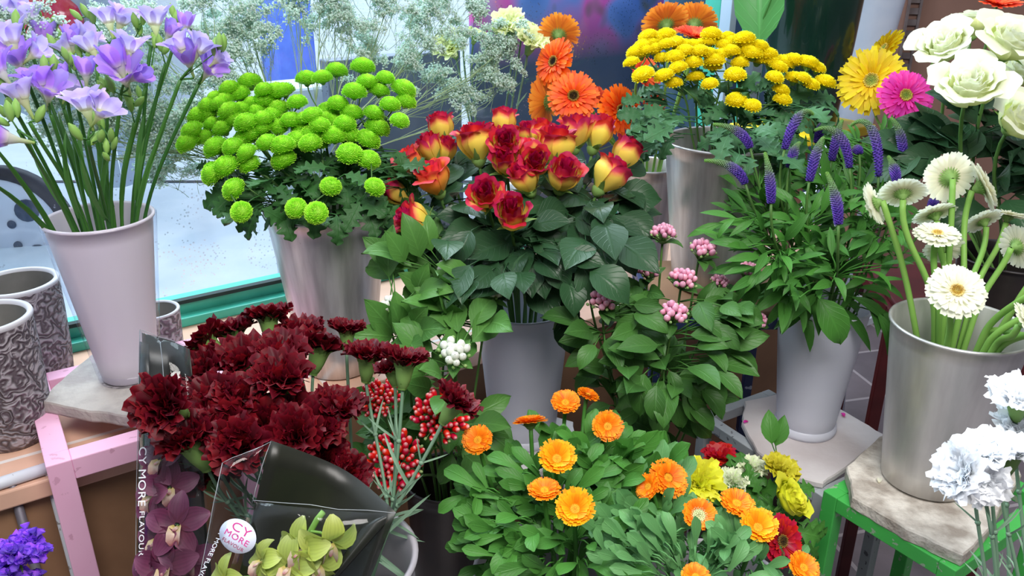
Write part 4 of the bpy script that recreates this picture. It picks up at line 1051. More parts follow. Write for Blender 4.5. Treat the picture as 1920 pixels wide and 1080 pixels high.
# white gerberas in the front metal bucket
B = Bunch(V6, 33); g_ = 'white gerberas in the dull metal bucket'
W6 = [(1640,382,1.24,44,(-.72,-.30,-.60),'leftmost white gerbera hanging with its face turned left'),
 (1692,362,1.22,46,(.12,.80,-.42),'white gerbera seen edge-on above its bent green neck'),
 (1779,332,1.27,50,(.05,.35,-.9),'white gerbera seen from behind with a big green calyx'),
 (1842,350,1.26,54,(.80,.35,.35),'tilted white gerbera leaning right near the white roses'),
 (1752,402,1.27,42,(-.15,.88,-.35),'small white gerbera edge-on above the flat one'),
 (1757,440,1.22,44,(-.1,.82,.55),'white gerbera lying flat, its pale yellow heart upward'),
 (1770,466,1.28,38,(.15,.6,-.6),'white gerbera hidden under the flat one'),
 (1793,546,1.13,57,(-.15,.35,.9),'large front white gerbera facing out with an ochre heart'),
 (1843,415,1.34,38,(-.2,.8,-.45),'white gerbera in the shade behind the leaning one'),
 (1890,405,1.36,38,(.2,.9,.1),'white gerbera below the roses, near the right edge'),
 (1908,462,1.25,44,(.85,.2,-.2),'white gerbera at the right edge with its back turned'),
 (1925,605,1.08,44,(.6,.4,.6),'white gerbera cut off by the right edge beside the carnations')]
for px, py, d, rp_, fc, lab in W6:
    gerbera(B, px, py, d, rp_, fc, gW, lab, g_, .0046, k=.45, bendup=.85 if fc[2] > -.3 else .7)
for tx, ty, d in ((1990, 520, 1.1), (1985, 560, 1.12), (2000, 600, 1.06), (1960, 620, 1.14), (1990, 480, 1.16)):
    p = D(tx, ty, d); gerbera(B, tx, ty, d, 48, (.8, .4, .3), gW, 'white gerbera stem slanting out past the right edge', g_, .0048, k=.3, bendup=.3)
B.finish(m_stem_l, m_leafc)
# ---------------------------------------------------------------- purple freesias
mf = petal_mat('freesia_petal', [(0, (.40, .58, .14)), (.24, (.78, .80, .50)), (.42, (.84, .78, .93)), (.75, (.60, .45, .95)), (1, (.72, .60, .98))], 1, .0, .06, 60, .5, .35, .3, .05)
mfd = petal_mat('freesia_petal_deep', [(0, (.40, .58, .14)), (.25, (.72, .68, .66)), (.45, (.48, .26, .84)), (1, (.50, .32, .93))], 1, .0, .06, 60, .5, .35, .3, .05)
mb_ = leaf_mat('freesia_bud_green', (.14, .34, .06), (.32, .56, .13), .45, .2, 0)
mfs = leaf_mat('freesia_stem', (.03, .13, .025), (.08, .24, .04), .4, .15, 0)
ff = [freesia_flower('flower', mf, 1, 1, 1), freesia_flower('flower', mf, 1, 1, 2), freesia_flower('flower', mfd, 1, 1, 3)]
fc_ = [freesia_flower('flower', mfd, 1, 0, 4)]
fb = bud_mesh('bud', mb_, .0058, .026)
B = Bunch(V1, 41)
# neck, depth, flowers (px, py, facing, kind, size), bud chain
FR = [
 ((338, 150), 1.22, [(338, 90, (-.45, .85, .3), 0, 1.0), (352, 112, (0, .6, .7), 3, 1.05), (374, 92, (.5, .85, .2), 1, 1.0)], [(402, 100), (412, 88)], 'freesia at the right of the vase with three spread blooms'),
 ((372, 158), 1.24, [(392, 132, (.6, .5, .5), 2, 1.0), (408, 112, (.8, .6, .1), 1, .7)], [(418, 92)], 'outermost right freesia, its bloom tipped down'),
 ((283, 88), 1.28, [(290, 42, (0, .95, .3), 1, 1.15), (318, 62, (.5, .8, .3), 3, .8)], [(262, 62), (255, 48), (268, 42), (250, 78)], 'tall pale freesia at the top right with green buds on its left'),
 ((330, 70), 1.34, [(347, 48, (.2, .95, .2), 3, .85)], [(330, 45), (326, 30)], 'freesia with one closed violet bud above the right hand blooms'),
 ((205, 82), 1.30, [(203, 38, (-.1, .95, .4), 0, 1.1), (228, 40, (.5, .8, .3), 1, 1.0)], [(175, 40), (165, 30), (150, 34)], 'pale freesia at the top middle, buds to its left'),
 ((226, 178), 1.17, [(232, 142, (.1, .6, .8), 2, 1.25), (222, 118, (-.2, .9, .4), 3, 1.2), (244, 92, (.2, .95, .3), 1, 1.0), (258, 145, (.9, .3, .3), 3, .8)], [(212, 170), (204, 168), (196, 172)], 'large deep violet freesia cluster in the middle'),
 ((165, 262), 1.10, [(160, 200, (-.1, .9, .45), 0, 1.15), (190, 212, (.7, .6, .4), 1, .95)], [(150, 258), (172, 268), (188, 262), (200, 282), (202, 298)], 'lowest freesia, pale lilac blooms nodding over the stems'),
 ((56, 230), 1.12, [(40, 180, (-.3, .9, .4), 0, 1.15)], [(70, 225)], 'pale lilac freesia at lower left above the hubcap'),
 ((95, 215), 1.15, [(72, 155, (-.2, .9, .4), 2, 1.1), (92, 172, (.4, .7, .6), 2, 1.1)], [(84, 135), (100, 130)], 'deep violet freesia at left, two blooms side by side'),
 ((50, 150), 1.18, [(20, 75, (-.2, .95, .4), 1, 1.25), (32, 112, (-.1, .7, .7), 2, 1.2), (66, 100, (.8, .6, .1), 1, .9)], [(30, 48)], 'large pale and violet freesia at the upper left edge'),
 ((10, 175), 1.12, [(-2, 130, (-.4, .8, .5), 2, 1.1)], [(6, 160), (18, 200), (28, 210), (8, 215)], 'freesia cut by the left edge with olive buds below'),
 ((35, 245), 1.06, [(8, 258, (-.8, .1, .5), 2, 1.2)], [(20, 222), (32, 215), (12, 232)], 'pinkish violet freesia drooping at the left edge'),
 ((88, 108), 1.30, [(82, 72, (.1, .95, .2), 3, 1.1), (58, 40, (-.3, .9, .2), 1, 1.0)], [(102, 55), (108, 70), (112, 86)], 'freesia with pinkish closed blooms in front of the red tail light'),
 ((128, 118), 1.28, [(136, 78, (.2, .9, .4), 3, .95), (124, 92, (-.4, .8, .4), 1, .9), (158, 75, (.7, .7, .2), 1, 1.0)], [(104, 90), (116, 100)], 'lilac freesia left of the middle with a pale sideways bloom'),
 ((158, 172), 1.20, [(161, 136, (.1, .95, .3), 3, .95)], [(140, 128), (132, 118), (126, 110)], 'freesia with a single dark closed bloom in the middle left'),
 ((182, 122), 1.25, [(172, 92, (-.4, .9, .2), 1, .95)], [(158, 95), (165, 108), (150, 104)], 'freesia with a long green bud and one pale bloom, centre'),
 ((272, 165), 1.28, [], [(262, 150), (258, 138), (252, 128), (282, 140), (290, 85)], 'freesia stem with only green buds right of the violet cluster'),
 ((118, 150), 1.25, [], [(112, 135), (106, 125), (98, 118), (122, 128)], 'freesia stem with only green buds at left of centre'),
 ((200, 250), 1.20, [], [(192, 240), (186, 232), (208, 262), (212, 276)], 'freesia stem with a drooping string of small green buds'),
 ((45, 62), 1.32, [(18, 28, (-.3, .9, .3), 0, 1.1), (44, 22, (.2, .95, .3), 1, .95)], [(62, 30), (72, 38), (78, 50)], 'pale freesia in the top left corner beside the red tail light'),
 ((120, 205), 1.22, [(112, 150, (-.1, .95, .35), 3, 1.0), (128, 168, (.5, .8, .3), 1, .85)], [(104, 170), (98, 182)], 'freesia between the two deep violet ones and the middle, one closed bloom'),
 ((252, 230), 1.25, [], [(246, 205), (242, 190), (256, 196), (262, 180)], 'green-budded freesia stem under the large violet cluster'),
 ((310, 120), 1.28, [], [(302, 92), (296, 84), (308, 98)], 'short-budded freesia stem among the right hand stems'),
]
for nk, dep, fl_, bd_, lab in FR:
    p = D(nk[0], nk[1], dep)
    it = B.new('freesia', lab, 'freesia', p, (p - V1['rim'] + UP * .1).normalized(), 'purple freesias in the frosted vase', .0028, 14, .85, .35)
    for (x, y, fv, kd, sz) in fl_:
        ax = face(*fv); c = D(x, y, dep - .01); st = c - ax * .028 * sz
        me = fc_[0] if kd == 3 else ff[kd]
        tube(it['stem'], bez(p, p.lerp(st, .4) + UP * .002, st - ax * .006, st, 6), [.0016] * 6, 5, .5)
        inst('flower', me, it['t'], st, ax, sz * 1.0, rnd(0, 6))
    last = p
    for i, (x, y) in enumerate(bd_):
        c = D(x, y, dep + rnd(-.01, .01)); tube(it['stem'], [p if i == 0 else last, c], .0011, 4, .5)
        ax = ((c - last).normalized() * .5 + UP * .9 + rvec() * .25).normalized()
        inst('bud', fb, it['t'], c - ax * .004, ax, max(.6, 1.05 - i * .09)); last = c
    for _ in range(4):
        k = random.randint(4, 10); a = it['path'][k]
# a few long blades among the stems
for i in range(0, len(B.items), 2):
    it = B.items[i]; P = it['path']; a = P[3]; d = (P[9] - P[3]).normalized()
    add_leaf(it['leaf'], 'strap', a, d + rvec() * .08, TOCAM, .14)
for (x, y, i_) in ((-40, 240, 10), (-50, 320, 11)):
    it = B.items[i_]; a = V1['rim'] + Vector((-.05, -.02, -.01)); b = D(x, y, 1.1); 
    tube(it['leaf'], bez(a - Vector((0, 0, .1)), a, a.lerp(b, .6), b, 8), [.004, .0045, .0042, .004, .0036, .003, .002, .0008], 6, .6, flat=.4)
B.finish(mfs, mfs)

# ---------------------------------------------------------------- gypsophila
m_gyp = petal_mat('gypsophila_white', [(0, (.70, .95, .82)), (1, (.92, 1.0, .98))], 1, 0, .1, 60, .6, .55, .15, .02)
m_gst = leaf_mat('gypsophila_twig', (.22, .34, .18), (.40, .55, .32), .5, .1, 0)
def tuft(seed, n0=6, spreadk=.55):
    random.seed(seed); q = MB()
    def grow(p, d, L, r, lv):
        e = p + d * L + rvec() * L * .06; tube(q, [p, p.lerp(e, .5) + rvec() * L * .04, e], [r, r * .85, r * .7], 3, rnd(0, 1), 1, False)
        if lv == 0:
            for _ in range(3):
                c = e + rvec() * .006; tube(q, [e, c], .00022, 3, .5, 1, False)
                ball(q, c, rnd(.0014, .0027), 3, 5, rnd(0, 1), 0, .8, rnd(.4, 1))
            return
        for _ in range(3 if lv > 1 else 3):
            grow(e, (d + rvec() * spreadk).normalized(), L * rnd(.55, .8), r * .7, lv - 1)
    grow(Vector((0, 0, 0)), Vector((0, 0, 1)), .030, .0006, 4)
    return q.mesh('blossoms', [m_gyp, m_gst])
tf = [tuft(1), tuft(2, spreadk=.7), tuft(3, spreadk=.45)]
B = Bunch(V18, 51)
def gyd(px, py, n_): r = ray(px, py); return n_ / r.dot(EN)
GY = [
 ((40, 60), 3, 'leftmost gypsophila spray behind the freesias'), ((100, 170), 8, 'gypsophila spray behind the left freesia stems'), ((170, 240), 8, 'low gypsophila spray showing between the freesia stems'),
 ((235, 200), 8, 'gypsophila spray behind the middle of the freesias'), ((300, 250), 8, 'hanging gypsophila spray right of the freesia stems'), ((340, 290), 8, 'lowest gypsophila spray, brownish, above the pavement view'),
 ((260, 60), 4, 'gypsophila spray behind the tallest freesia blooms'), ((370, 60), 5, 'dense gypsophila spray at top, right of the freesias'), ((400, 160), 5, 'gypsophila spray between freesias and green pompons'),
 ((470, 60), 5, 'gypsophila spray left of the blue bin'), ((455, 110), 4, 'bright white gypsophila spray beside the blue bin'), ((600, 30), 5, 'gypsophila spray right of the blue bin at the top'),
 ((660, 70), 5, 'gypsophila spray above the tall green pompons'), ((720, 30), 5, 'gypsophila spray at the top, middle of the window'), ((780, 80), 5, 'gypsophila spray in front of the slate partition top'),
 ((800, 170), 4, 'gypsophila spray hanging over the slate partition'), ((840, 30), 5, 'gypsophila spray left of the pale yellow carnations'), ((900, 130), 5, 'white gypsophila spray below the pale yellow carnations'),
 ((930, 100), 4, 'gypsophila spray in front of the pale yellow carnations'), ((880, 200), 3, 'low gypsophila spray just above the two-tone roses'), ((700, 130), 4, 'gypsophila spray behind the tallest green pompon'), ((560, -10), 4, 'gypsophila spray at the top edge above the blue bin')]
for (x, y), nt_, lab in GY:
    n_ = rnd(1.54, 1.62); p = D(x, y, gyd(x, y, n_)); c = V18['rim']
    ax = (p - c).normalized()
    it = B.new('gypsophila', lab, 'gypsophila', p, (ax + UP * .3).normalized(), 'gypsophila sprays along the window', .0011, 14, .6, .4)
    for k in range(nt_ * 2 + 2):
        j = 5 + int(rnd(3, 9.0)); j = min(j, len(it['path']) - 1)
        a = it['path'][j] if k else it['path'][-1]
        off = face(rnd(-1, 1), rnd(-1, .9), 0) * rnd(.015, .075) if k else Vector((0, 0, 0))
        tp = p + off
        if k: tube(it['stem'], bez(a, a + ax * .04, tp - UP * .03, tp, 6), .0006, 4, .5)
        ax2 = (ax * .5 + UP * .5 + rvec() * .55).normalized()
        e_ = inst('blossoms', random.choice(tf), it['t'], tp - ax2 * .03, ax2, rnd(.8, 1.1), rnd(0, 6)); e_['kind'] = 'stuff'
B.finish(m_gst, m_gst)

# ---------------------------------------------------------------- carnations
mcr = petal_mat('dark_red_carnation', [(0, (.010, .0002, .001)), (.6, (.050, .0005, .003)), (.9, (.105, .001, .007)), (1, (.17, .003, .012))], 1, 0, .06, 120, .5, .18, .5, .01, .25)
mcw = petal_mat('white_carnation', [(0, (.70, .80, .62)), (.4, (.90, .93, .95)), (1, (.95, .97, 1.0))], 1, 0, .04, 90, .5, .35, .08, 0)
mcy = petal_mat('pale_yellow_carnation', [(0, (.55, .70, .12)), (.5, (.82, .90, .35)), (1, (.92, .97, .62))], 1, 0, .05, 90, .5, .35, .12, .01)
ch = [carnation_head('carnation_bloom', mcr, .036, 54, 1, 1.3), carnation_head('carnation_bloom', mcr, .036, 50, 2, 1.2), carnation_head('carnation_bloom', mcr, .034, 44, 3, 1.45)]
chw = [carnation_head('carnation_bloom', mcw, .040, 50, 4, 1.0), carnation_head('carnation_bloom', mcw, .040, 46, 5, .9)]
chy = [carnation_head('carnation_bloom', mcy, .042, 46, 6, 1.0)]
ccal = carnation_calyx('carnation_calyx', m_calyx, 1.12)
def carn(B, px, py, d, sc, fc, kit, lab, grp, r=.0022, lv=6, rim=None, k=.35, cat='carnation'):
    ax = face(*fc); p = D(px, py, d) - ax * .012 * sc
    it = B.new('carnation', lab, cat, p - ax * .028 * sc, ax * .6 + UP * .6, grp, r, 13, .8, k, rim=rim)
    h = inst('bloom', random.choice(kit), it['t'], p, ax, sc, rnd(0, 6)); sub('calyx', ccal, h)
    P = it['path']
    for j in (5, 9):
        tube(it['stem'], [P[j] - (P[j+1]-P[j]).normalized()*.003, P[j], P[j] + (P[j+1]-P[j]).normalized()*.003], [.0022, .0036, .0022], 7, .8)
        for sg in (-1, 1):
            add_leaf(it['leaf'], 'strap', P[j], (P[j + 1] - P[j]).normalized() * .8 + rvec() * .7, TOCAM, rnd(.03, .055))
    return it
B = Bunch(V8, 61); gg = 'dark red carnations in the white bucket'
CR = [ (172,418,1.12,(-.2,.35,.95),.95,'largest leftmost dark red carnation over the purple orchid wrap'),
 (335,170,1.05,(-.75,.65,.1),1.12,'dark red carnation fanned left near the top, calyx showing'), (445,125,1.0,(-.2,.95,.1),1.14,'dark red carnation behind the left fanned one'),
 (585,62,.95,(-.1,.98,.1),1.16,'topmost dark red carnation in front of the metal bucket'), (715,125,1.0,(.1,.97,.2),1.16,'dark red carnation at the back, below and right of the topmost'),
 (795,180,1.0,(.3,.93,.1),1.13,'dark red carnation with a big star-shaped green calyx'), (895,120,.72,(.05,.98,.1),1.12,'half-open dark red carnation standing upright against the metal bucket'),
 (975,215,.9,(.1,.95,.2),1.08,'dark red carnation right of the half-open upright one'), (480,235,1.1,(-.1,.8,.5),1.08,'dark red carnation in the upper middle of the mass'),
 (640,210,1.1,(.1,.8,.5),1.08,'dark red carnation under the two at the back'), (635,300,1.15,(.1,.75,.6),1.03,'broad dark red carnation in the centre with its calyx below'),
 (325,285,1.1,(-.4,.7,.5),1.07,'dark red carnation left of the centre, above the largest'), (375,400,1.15,(-.2,.6,.7),1.02,'dark red carnation facing out left of the centre'),
 (235,450,1.0,(-.4,.4,.8),1.03,'dark red carnation just right of the largest left one'), (475,375,1.05,(.1,.8,.5),1.02,'dark red carnation showing its folded side in the middle'),
 (275,540,1.15,(-.35,.85,.4),.98,'low left dark red carnation with its green calyx facing us'), (425,500,1.0,(-.1,.5,.8),.99,'dark red carnation above the peak of the clear wrap'),
 (470,575,1.05,(0,.4,.9),.97,'bright-edged dark red carnation touching the clear wrap'), (570,480,1.0,(.1,.5,.8),1.0,'dark red carnation right above the point of the wrap'),
 (690,440,.95,(.2,.7,.6),1.03,'dark red carnation right of the centre'), (690,530,1.0,(.1,.5,.85),.99,'dark red carnation behind the right slope of the wrap'),
 (790,490,1.0,(.4,.6,.6),1.02,'dark red carnation at the right of the mass'), (860,415,1.0,(.3,.85,.3),1.05,'dark red carnation alone at right with leaves below'),
 (820,615,.9,(.4,.5,.7),1.02,'dark red carnation low at right above the black sheet'), (910,685,.8,(.6,.4,.6),1.02,'lowest dark red carnation peeping over the black sheet'),
 (310,680,1.0,(-.3,.6,.7),1.05,'shaded dark red carnation under the low left one'), (400,640,.9,(0,.6,.8),1.08,'dark red carnation deep in shade behind the wrap'),
 (1120,240,.85,(.1,.97,.1),1.02,'dark red carnation below the white bouvardia'), (1062,268,.6,(-.2,.9,.2),1.04,'small dark red carnation bud beside the one under the bouvardia'),
 (1325,395,.82,(.55,.8,.2),.98,'dark red carnation at far right on a long bare stem')]
for x, y, sc, fc, dep, lab in CR:
    px, py = x / 2.076 + 220, y / 2.076 + 560
    rim = None
    if x > 950: rim = D(735 - (x % 50) * .3, 985, 1.03)
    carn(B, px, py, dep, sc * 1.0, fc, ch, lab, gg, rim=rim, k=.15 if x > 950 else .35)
for it in B.items:
    if len(it['t']['label']) % 3 == 0:
        P = it['path']; j = random.randint(3, 7); add_leaf(it['leaf'], 'strap', P[j], UP + rvec() * .6, TOCAM, rnd(.05, .08))
B.foliage([(690, 1015, 50, 45), (640, 1000, 50, 50), (715, 980, 30, 25)], 26, 'strap', .075, lambda x, y: 1.10, droop=-.3, facing=.7, dr=.06)
B.finish(m_glauc, m_glauc)
B = Bunch(V15, 62); gg = 'white carnations at the right edge'
for x, y, sc, fc, dep, lab in [(1912,738,.95,(-.2,.8,.5),.98,'topmost white carnation at the right edge'), (1918,800,.9,(0,.7,.6),1.0,'bluish white carnation in the middle at the right edge'),
 (1848,842,.9,(-.35,.85,.3),.95,'white carnation in the middle of the drooping row'), (1796,884,.9,(-.8,.3,.35),.93,'leftmost white carnation reaching over the stone slab'),
 (1898,838,.95,(.05,.9,.35),.96,'white carnation with two green calyces under it'), (1846,905,.72,(-.2,-.1,.7),.93,'white carnation with a hanging front petal')]:
    carn(B, x, y, dep, sc, fc, chw, lab, gg, k=.3)
B.finish(m_glauc, m_glauc)
B = Bunch(V17, 63); gg = 'pale yellow carnations among the gypsophila'
for x, y, sc, fc, dep, lab in [(842,84,1.0,(-.3,.4,.85),1.82,'leftmost pale yellow carnation in the gypsophila'), (893,62,.6,(.3,.8,.4),1.84,'small pale yellow carnation right of the leftmost'),
 (868,68,.55,(0,.9,.3),1.86,'half-hidden pale yellow carnation between two others'), (952,42,1.0,(-.2,.5,.8),1.80,'large pale yellow carnation at the top'),
 (1000,74,.95,(.3,.55,.75),1.76,'pale yellow carnation beside the orange gerberas'), (985,48,.7,(.3,.9,.2),1.82,'pale yellow carnation behind the large one')]:
    carn(B, x, y, dep, sc, fc, chy, lab, gg, k=.3)
B.finish(m_glauc, m_glauc)

# ---------------------------------------------------------------- bouvardia: pink, white, red
mpb = petal_mat('pink_bud', [(0, (.55, .42, .35)), (.35, (.82, .28, .45)), (1, (.92, .52, .66))], 1, 0, .12, 90, .4, .2, .25, .02)
mwb = petal_mat('white_bud', [(0, (.55, .70, .40)), (.4, (.85, .90, .78)), (1, (.95, .97, .92))], 1, 0, .05, 90, .4, .25, .1, 0)
mrb = petal_mat('red_bud', [(0, (.50, .005, .01)), (.75, (.78, .008, .025)), (1, (1.0, .55, .55))], 1, 0, .10, 120, .3, .15, .4, .02)
mgb = leaf_mat('green_bud', (.20, .38, .10), (.38, .55, .22), .45, .2, 0)
kp = [cluster_mesh('bud_cluster', [mpb, mgb], 22, .021, .0042, k) for k in (1, 2)]
kw_ = [cluster_mesh('bud_cluster', [mwb, mgb], 13, .021, .0050, k, 1.2, 9) for k in (3, 4)]
kr = [cluster_mesh('bud_cluster', [mrb, mgb], 66, .032, .0037, k, 1.7, 4) for k in (5, 6)]
def bouv(V, seed, data, kits, grp, dep, name, cat, sz=1.0, col_='', leafn=0):
    B = Bunch(V, seed)
    for x, y, k, fc, dd_, lab in data:
        ax = face(*fc); p = D(x, y, dd_) - ax * .014
        it = B.new(name, lab, cat, p, (ax * .5 + UP).normalized(), grp, .0020, 13, .75, .4)
        inst('bud_cluster', random.choice(kits), it['t'], p, ax, k * sz * 1.08, rnd(0, 6))
        for j in range(3):                                      # a pair of leaves right under the head
            a = rnd(0, 6); d = (ax.orthogonal().normalized()); d = Quaternion(ax, a + j * 2.1) @ d
            add_leaf(it['leaf'], 'bouv', p - ax * .004, d + ax * .5, ax, .038)
    return B
PB = [(1243,440,.95,(0,.9,.4),1.36,'topmost pink bouvardia in front of the metal bucket'), (1148,485,.9,(-.2,.85,.4),1.40,'pink bouvardia half hidden under the rose leaves'), (1100,527,1.05,(-.3,.75,.6),1.33,'leftmost pink bouvardia next to the white vase'),
 (1130,565,1.1,(-.1,.7,.7),1.28,'large pink bouvardia second from the left, low'), (1215,508,.85,(0,.8,.5),1.35,'pink bouvardia in the middle, below the topmost'), (1280,527,1.05,(.1,.8,.6),1.32,'bright pink bouvardia right of the middle'),
 (1315,472,1.05,(.2,.85,.5),1.36,'pink bouvardia at upper right by the metal bucket'), (1262,592,1.05,(0,.75,.65),1.26,'lowest pink bouvardia, pale buds with green tips'), (1405,508,.85,(.4,.8,.4),1.38,'pink bouvardia under the speedwell leaves'),
 (1350,527,.7,(.2,.8,.5),1.37,'small pink bouvardia half behind a leaf'), (1425,598,.7,(.7,.5,.4),1.36,'rightmost pink bouvardia beside the blue stand leg')]
B = bouv(V10, 71, PB, kp, 'pink bouvardia in the dark pot', 1.3, 'bouvardia', 'bouvardia')
avp = [(r_[0], r_[1] - 2, 46 * r_[2], r_[4]) for r_ in PB]
B.foliage([(1250, 640, 130, 90), (1180, 600, 80, 70), (1350, 610, 65, 75), (1220, 540, 100, 60), (1390, 560, 40, 70), (1290, 560, 90, 50), (1110, 610, 35, 40)], 215, 'bouv', .062, lambda x, y: 1.33 - (y - 560) * .0003, droop=.3, facing=.55, avoid=avp, skip=1, dr=.12)
B.foliage([(1230, 750, 90, 60), (1190, 810, 50, 40), (1280, 720, 50, 50), (1160, 700, 40, 50)], 66, 'bouv', .060, lambda x, y: 1.36, droop=.5, facing=.5, dr=.12)
B.finish(m_stem, m_leafb)
m_leafw = leaf_mat('white_bouvardia_leaf', (.022, .095, .015), (.085, .24, .04), .42, .2, .25)
WB = [(843,508,.95,(.1,.8,.5),1.33,'upper white bouvardia below the roses'), (738,572,.9,(-.3,.8,.4),1.28,'leftmost white bouvardia beside the metal bucket'), (918,550,.85,(.3,.8,.4),1.30,'right white bouvardia in front of the white vase'),
 (853,665,1.1,(0,.55,.8),1.18,'large front white bouvardia in a cup of leaves'), (716,585,.5,(-.5,.7,.4),1.30,'tiny green-budded bouvardia at far left')]
B = bouv(V9, 72, WB, kw_, 'white bouvardia in the black bucket', 1.3, 'bouvardia', 'bouvardia')
avp = [(r_[0], r_[1] - 4, 38, r_[4]) for r_ in WB]
B.foliage([(820, 590, 90, 70), (800, 615, 75, 45), (745, 600, 45, 35), (780, 540, 60, 60), (870, 610, 50, 60), (830, 690, 60, 60), (740, 600, 50, 30), (800, 500, 50, 40), (870, 540, 50, 30)], 128, 'bouv', .072, lambda x, y: 1.30 - (y - 560) * .0006, droop=-.35, facing=.6, avoid=avp, skip=1, dr=.10)
B.foliage([(850, 800, 60, 60), (760, 790, 60, 60), (880, 860, 40, 30)], 42, 'bouv', .070, lambda x, y: 1.28, droop=.4, facing=.55, dr=.08)
B.finish(m_stem, m_leafw)
RB = [(712,748,.85,(-.1,.6,.8),1.15,'red bouvardia head at upper left, under the dark carnations'), (825,782,1.1,(.1,.5,.85),1.14,'large red bouvardia head below the long-stemmed carnation'), (742,865,1.15,(-.1,.4,.9),1.12,'lowest red bouvardia head above the white bucket'), (775,712,.6,(.3,.8,.5),1.20,'small red bouvardia tuft behind the carnation stem')]
B = bouv(V9, 73, RB, kr, 'red bouvardia in the black bucket', 1.2, 'bouvardia', 'bouvardia')
B.foliage([(770, 830, 80, 50), (730, 800, 50, 60)], 22, 'bouv', .06, lambda x, y: 1.22, droop=.3, facing=.5, dr=.06)
B.finish(m_stem, m_leafb)

# ---------------------------------------------------------------- marigolds (calendula)
mk = petal_mat('marigold_orange', [(0, (.90, .18, .003)), (.6, (.98, .25, .004)), (1, (1.0, .34, .01))], 1, 0, .06, 90, .5, .3, .25, .02)
mk2 = petal_mat('marigold_amber', [(0, (.95, .32, .004)), (1, (1.0, .48, .012))], 1, 0, .06, 90, .5, .3, .2, .02)
md = petal_mat('marigold_disc', [(0, (.80, .55, .06)), (.6, (.88, .50, .03)), (1, (.9, .35, .01))], 1, 0, .06, 200, .6, 0, .3)
mdg = petal_mat('marigold_green_disc', [(0, (.30, .24, .10)), (.3, (.55, .60, .30)), (1, (.70, .72, .42))], 1, 0, .06, 200, .6, 0, .3)
K1 = (calendula_head('petals', mk, .0265, 1, 10, 3), disc_mesh('disc', md, .0075, .0035)); K2 = (calendula_head('petals', mk2, .028, 2, 26, 3), disc_mesh('disc', md, .007, .003))
K3 = (calendula_head('petals', mk, .0265, 3, 22, 2), disc_mesh('disc', mdg, .0115, .005)); K4 = (calendula_head('petals', mk, .0265, 5, 2, 4), disc_mesh('disc', md, .0055, .0035))
kc = small_calyx('calyx', m_calyx, .010, .011, 14)
def mari(V, seed, data, grp):
    B = Bunch(V, seed)
    for x, y, rp_, fc, dep, kit, lab in data:
        ax = face(*fc); sc = rp_ * dep / FPX / .0265; p = D(x, y, dep)
        it = B.new('marigold', lab, 'marigold', p - ax * .009 * sc, (ax * .5 + UP * .8).normalized(), grp, .0030, 12, .75, .4)
        h = inst('petals', kit[0], it['t'], p, ax, sc, rnd(0, 6)); sub('disc', kit[1], h); sub('calyx', kc, h)
    return B
CA = [(896,826,33,(-.15,.55,.8),1.14,K1,'orange marigold at left beside the black bucket'), (994,793,36,(-.1,.95,-.05),1.16,K4,'orange marigold seen edge-on in front of the white vase'), (1060,756,31,(.0,.7,.65),1.20,K1,'topmost orange marigold, in front of the white vase'),
 (1102,741,24,(.3,.8,.3),1.26,K4,'small shaded marigold behind the topmost one'), (1139,800,33,(.1,.35,.9),1.14,K1,'orange marigold facing out under the bouvardia leaves'), (1044,861,40,(.05,.6,.8),1.06,K2,'amber marigold in the middle of the left group'),
 (1021,921,35,(-.05,.85,.45),1.04,K1,'flat orange marigold left of the lowest amber one'), (1078,955,42,(-.05,.55,.8),.98,K2,'lowest amber marigold with a bright yellow heart')]
B = mari(V11, 81, CA, 'marigolds of the left clump')
ava = [(r_[0], r_[1], 52, r_[4]) for r_ in CA]
B.foliage([(990, 960, 110, 70), (1080, 900, 110, 90), (950, 995, 60, 55), (1150, 950, 80, 90), (1060, 1040, 120, 40)], 330, 'cal', .048, lambda x, y: 1.10 - (y - 950) * .0006, droop=-.15, facing=.6, avoid=ava, dr=.10)
B.foliage([(1130, 890, 60, 50), (1080, 880, 40, 40), (1200, 890, 50, 40)], 40, 'cal', .070, lambda x, y: 1.18, droop=-1.2, facing=.7, avoid=ava, dr=.08)
B.foliage([(905, 930, 30, 30), (935, 1045, 35, 30)], 14, 'cal', .052, lambda x, y: 1.08, droop=.1, facing=.7, dr=.06)
B.finish(m_leafk, m_leafk)
CB = [(1252,897,42,(.25,.5,.75),1.08,K4,'large orange marigold with a dark centre beside the yellow ranunculus'), (1216,913,28,(-.6,.35,.6),1.06,K1,'small orange marigold turned left beside the large one'),
 (1310,968,37,(.0,.6,.75),1.02,K3,'orange marigold with a big pale green centre'), (1381,945,36,(.1,.75,.6),1.06,K1,'orange marigold behind the right hand amber one'), (1421,990,40,(.0,.65,.7),1.0,K2,'bright amber marigold in front of the red ranunculus'),
 (1506,1065,34,(.2,.6,.7),1.0,K1,'orange marigold at the lower right of the clump'), (1304,1082,30,(0,.7,.6),.96,K1,'orange marigold cut off by the lower edge')]
B = mari(V14, 82, CB, 'marigolds of the right clump')
ava = [(r_[0], r_[1], 50, r_[4]) for r_ in CB] + [(1474, 1010, 60, 1.08)]
B.foliage([(1290, 1040, 130, 50), (1200, 1010, 80, 70), (1400, 1055, 90, 40), (1330, 1020, 90, 40)], 230, 'cal', .040, lambda x, y: 1.04 - (y - 1000) * .0006, droop=-.5, facing=.6, avoid=ava, dr=.10)
B.foliage([(1230, 960, 50, 60), (1160, 1000, 50, 60)], 34, 'cal', .065, lambda x, y: 1.10, droop=-.9, facing=.7, avoid=ava, dr=.08)
B.finish(m_leafk, leaf_mat('marigold_leaf_light', (.05, .17, .05), (.12, .32, .10), .45, .2, .2))

